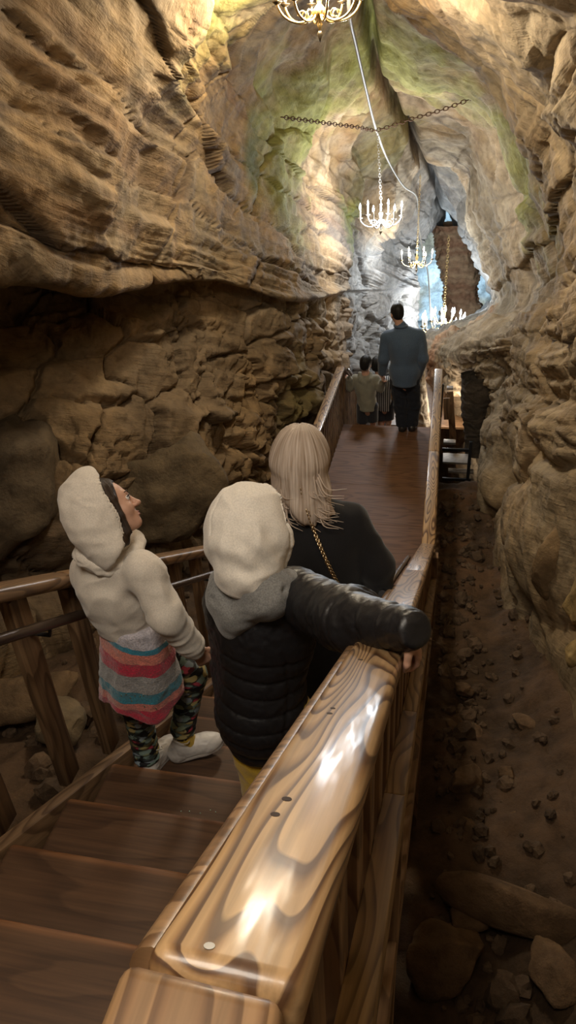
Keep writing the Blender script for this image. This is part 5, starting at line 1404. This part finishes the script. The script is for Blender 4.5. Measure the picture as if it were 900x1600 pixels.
def m_shirt(P):
    t = ell(P, mch, (.235, .155, .25), basis(v3(0, 1, 0), v3(0, 0, 1))); t = smin(t, cap(P, mch, mwa, .175, .165), .08)
    t = smin(t, cap(P, mwa + v3(-.05, 0, 0), mwa + v3(.05, 0, 0), .155), .05); t = smin(t, cap(P, mRs, mLs, .085, .085), .07)
    t = smin(t, cap(P, mnk - v3(0, 0, .02), mnk + v3(0, .0, .025), .072, .066), .03); t = smin(t, cap(P, mwa, mhip - v3(0, 0, .05), .18, .185), .04); t = smax(t, (mhip[2] - .02) - P[:, 2], .012)
    s_ = chain(P, [mRs, mRe, mRw], [.085, .072, .055], .04); l_ = smax(chain(P, [mLs, mLe, mLw], [.085, .072, .055], .04), (P - mLw) @ nrm(mLw - mLe), .008)
    return smin(smin(t, s_, .02), l_, .02)
flesh('overshirt', m_shirt, MALL, .25, .009, M_BLUE, Mn, wrinkle(.012, 4.5, (1, 1, .6), 71))
def m_trous(P):
    d = None
    for sx, k_, a_ in ((-1, mkL, maL), (1, mkR, maR)):
        e = chain(P, [mhip + v3(.085 * sx, 0, .04), k_, a_], [.115, .088, .078], .04); d = e if d is None else smin(d, e, .015)
    d = smin(d, ell(P, mhip + v3(0, 0, .02), (.185, .15, .12)), .03)
    return smax(smax(d, .06 - P[:, 2], .008), P[:, 2] - mhip[2] - .12, .01)
flesh('trousers', m_trous, [mhip, mkL, mkR, maL, maR], .18, .009, M_NAVY, Mn, wrinkle(.012, 7, (1, 1, 1.5), 81))
for a_ in (maL, maR): shoe(v3(a_[0], a_[1] - .08, .003), v3(a_[0] + .02, a_[1] + .2, .003), v3(0, 0, 1), M_DARKSHOE, Mn, laces=False)
def short_hair(c, R, s, back=-.06):
    def f(P):
        p = (P - c) @ R.T / s
        d = ell(p, (0, -.020, .040), (.083, .103, .094)); d = smin(d, ell(p, (0, -.055, -.02), (.066, .06, .06)), .03)
        d = smax(d, p[:, 1] - .062 - .5 * np.clip(p[:, 2] - .06, 0, 1), .012); d = smax(d, (back - .02 - .9 * p[:, 1] * (p[:, 1] > -.03)) - p[:, 2], .012)
        return d * s
    return f
add_hair('hair', short_hair(mh, mR, 1.0), [mh - .2, mh + .2], 0, .006, M_BLKH, Mn, mh, mR, .003)
flesh('collar', lambda P: np.minimum.reduce([cap(P, mnk + .078 * v3(math.cos(a), math.sin(a), .35), mnk + .078 * v3(math.cos(a + .35), math.sin(a + .35), .35), .018) for a in np.arange(0, 6.28, .35)]), [mnk], .14, .006, M_BLUE, Mn)

# small child in the olive hoodie
K = empty('person', (-.98, 9.5, -.36), 'small person in an olive grey hoodie and dark shorts holding the hand of the man', 'person')
kh = W(572, 569, 9.5); kfd = nrm(v3(.25, 1, -.1)); kR2 = basis(kfd, v3(0, 0, 1))
knk = W(571, 585, 9.5); kch = W(571, 603, 9.48); khip = W(574, 640, 9.46); kRs = W(587, 592, 9.48); kLs = W(556, 592, 9.5)
kRe = W(594, 606, 9.42); kRw = W(598, 597, 9.34); kLe = W(547, 605, 9.5); kLw = W(545, 592, 9.42)
kkL = khip + v3(-.07, .0, -.22); kkR = khip + v3(.07, .06, -.20); kaL = v3(kkL[0], 9.46, -.26); kaR = v3(kkR[0] + .03, 9.56, -.26)
def k_body(P):
    return pers(kh, kR2, .92, knk, kch, khip, kRs, kLs, [([kRs, kRe, kRw], [.036, .03, .024]), ([kLs, kLe, kLw], [.036, .03, .024])],
                [([khip + v3(-.06, 0, 0), kkL, kaL], [.065, .045, .034]), ([khip + v3(.06, 0, 0), kkR, kaR], [.065, .045, .034])],
                [(kRw, nrm(v3(.2, -.2, .8)), nrm(v3(.8, -.5, 0)), 1, .8, .75), (kLw, nrm(v3(-.7, .2, .4)), nrm(v3(0, -.6, .8)), 1, .8, .75)], P, (.055, .10, .095))
KALL = [kh, knk, kRs, kLs, kRe, kRw, kLe, kLw, khip, kkL, kkR, kaL, kaR]
flesh('body', k_body, KALL, .2, .008, M_SKIN, K, sm=1)
def k_hood(P):
    t = ell(P, kch, (.15, .115, .17)); t = smin(t, cap(P, kch, khip + v3(0, 0, .04), .125, .135), .06); t = smin(t, cap(P, kRs, kLs, .06, .06), .05); t = smax(t, khip[2] + .01 - P[:, 2], .02)
    s_ = chain(P, [kRs, kRe, kRw], [.062, .056, .042], .03); l_ = chain(P, [kLs, kLe, kLw], [.062, .056, .042], .03)
    d = smin(smin(t, s_, .02), l_, .02)
    a = knk + v3(0, -.07, -.01)
    d = smin(d, chain(P, [knk + v3(-.075, -.01, .01), a + v3(-.05, -.03, -.05), a + v3(0, -.04, -.085), a + v3(.05, -.03, -.05), knk + v3(.075, -.01, .01)], [.03] * 5, .02), .012)
    return d
flesh('hoodie', k_hood, KALL, .2, .008, M_OLIVE, K, wrinkle(.009, 7, (1, 1, 1), 91))
flesh('shorts', lambda P: smax(smin(chain(P, [khip + v3(-.06, 0, .05), kkL], [.10, .085]), chain(P, [khip + v3(.06, 0, .05), kkR], [.10, .085]), .02), kkL[2] + .02 - P[:, 2], .008), [khip, kkL, kkR], .16, .008, M_DENIM, K)
add_hair('hair', short_hair(kh, kR2, 1.0), [kh - .2, kh + .2], 0, .006, M_BLKH, K, kh, kR2, .004)
shoe(kaL + v3(0, -.05, -.085), kaL + v3(0, .13, -.085), v3(0, 0, 1), M_DARKSHOE, K, laces=False); shoe(kaR + v3(0, -.05, -.085), kaR + v3(0, .13, -.085), v3(0, 0, 1), M_DARKSHOE, K, laces=False)

# the child ahead of them
T = empty('person', (-.75, 10.2, -.7), 'small person in a striped shirt half hidden between the olive hoodie and the man', 'person')
th = W(590, 570, 10.0); tR = basis(nrm(v3(.3, 1, 0)), v3(0, 0, 1)); tnk = W(593, 588, 10.0); tch = W(598, 606, 9.98); thip = W(601, 638, 9.98); tRs = W(613, 594, 9.98); tLs = W(584, 594, 10.0)
tRe = W(616, 615, 9.95); tRw = W(612, 628, 10.1); tLe = W(583, 612, 10.0); tLw = W(590, 622, 10.15)
tkL = thip + v3(-.05, .02, -.25); tkR = thip + v3(.06, .05, -.24); taL = v3(tkL[0], 9.98, -.42); taR = v3(tkR[0], 10.06, -.42)
def t_body(P):
    return pers(th, tR, .92, tnk, tch, thip, tRs, tLs, [([tRs, tRe, tRw], [.036, .03, .024]), ([tLs, tLe, tLw], [.036, .03, .024])],
                [([thip + v3(-.06, 0, 0), tkL, taL], [.065, .045, .034]), ([thip + v3(.06, 0, 0), tkR, taR], [.065, .045, .034])],
                [(tRw, nrm(v3(.1, .8, -.3)), v3(0, 0, 1), 1, .6, .75), (tLw, nrm(v3(.1, .8, -.3)), v3(0, 0, 1), 1, .6, .75)], P, (.055, .10, .095))
TALL = [th, tnk, tRs, tLs, tRe, tRw, tLe, tLw, thip, tkL, tkR, taL, taR]
flesh('body', t_body, TALL, .2, .009, M_SKIN, T, sm=1)
mt, nt, b = new_mat('striped_shirt_cotton'); mp = coords(nt, (1, .3, .15)); wv = N(nt, 'ShaderNodeTexWave'); wv.inputs['Scale'].default_value = 11; wv.inputs['Distortion'].default_value = 1.5
nt.links.new(mp.outputs[0], wv.inputs['Vector']); r = ramp(nt, wv.outputs['Fac'], [(0, (.02, .02, .025)), (.5, (.55, .55, .55))], 'CONSTANT'); nt.links.new(r.outputs[0], b.inputs['Base Color']); b.inputs['Roughness'].default_value = .9
M_STRIPE = mt
def t_shirt(P):
    t = ell(P, tch, (.14, .11, .16)); t = smin(t, cap(P, tch, thip + v3(0, 0, .02), .12, .125), .06); t = smin(t, cap(P, tRs, tLs, .058, .058), .05); t = smax(t, thip[2] - .01 - P[:, 2], .01)
    return t
flesh('shirt', t_shirt, TALL, .2, .008, M_STRIPE, T, wrinkle(.008, 7))
M_ORANGE = cloth('yellow_orange_sleeve', (.55, .26, .03))
flesh('sleeve', lambda P: np.minimum(chain(P, [tRs, tRe, tRw], [.058, .052, .042]), chain(P, [tLs, tLe, tLw], [.058, .052, .042])), TALL, .1, .008, M_ORANGE, T, label='yellow orange sleeves')
flesh('shorts', lambda P: smax(smin(chain(P, [thip + v3(-.06, 0, .05), tkL], [.10, .08]), chain(P, [thip + v3(.06, 0, .05), tkR], [.10, .08]), .02), tkL[2] + .06 - P[:, 2], .008), [thip, tkL, tkR], .16, .008, M_DENIM, T)
add_hair('hair', short_hair(th, tR, 1.05, -.1), [th - .22, th + .22], 0, .007, M_BLKH, T, th, tR, .004)
shoe(taL + v3(0, -.05, -.09), taL + v3(0, .13, -.09), v3(0, 0, 1), M_DARKSHOE, T, laces=False); shoe(taR + v3(0, -.05, -.09), taR + v3(0, .13, -.09), v3(0, 0, 1), M_DARKSHOE, T, laces=False)
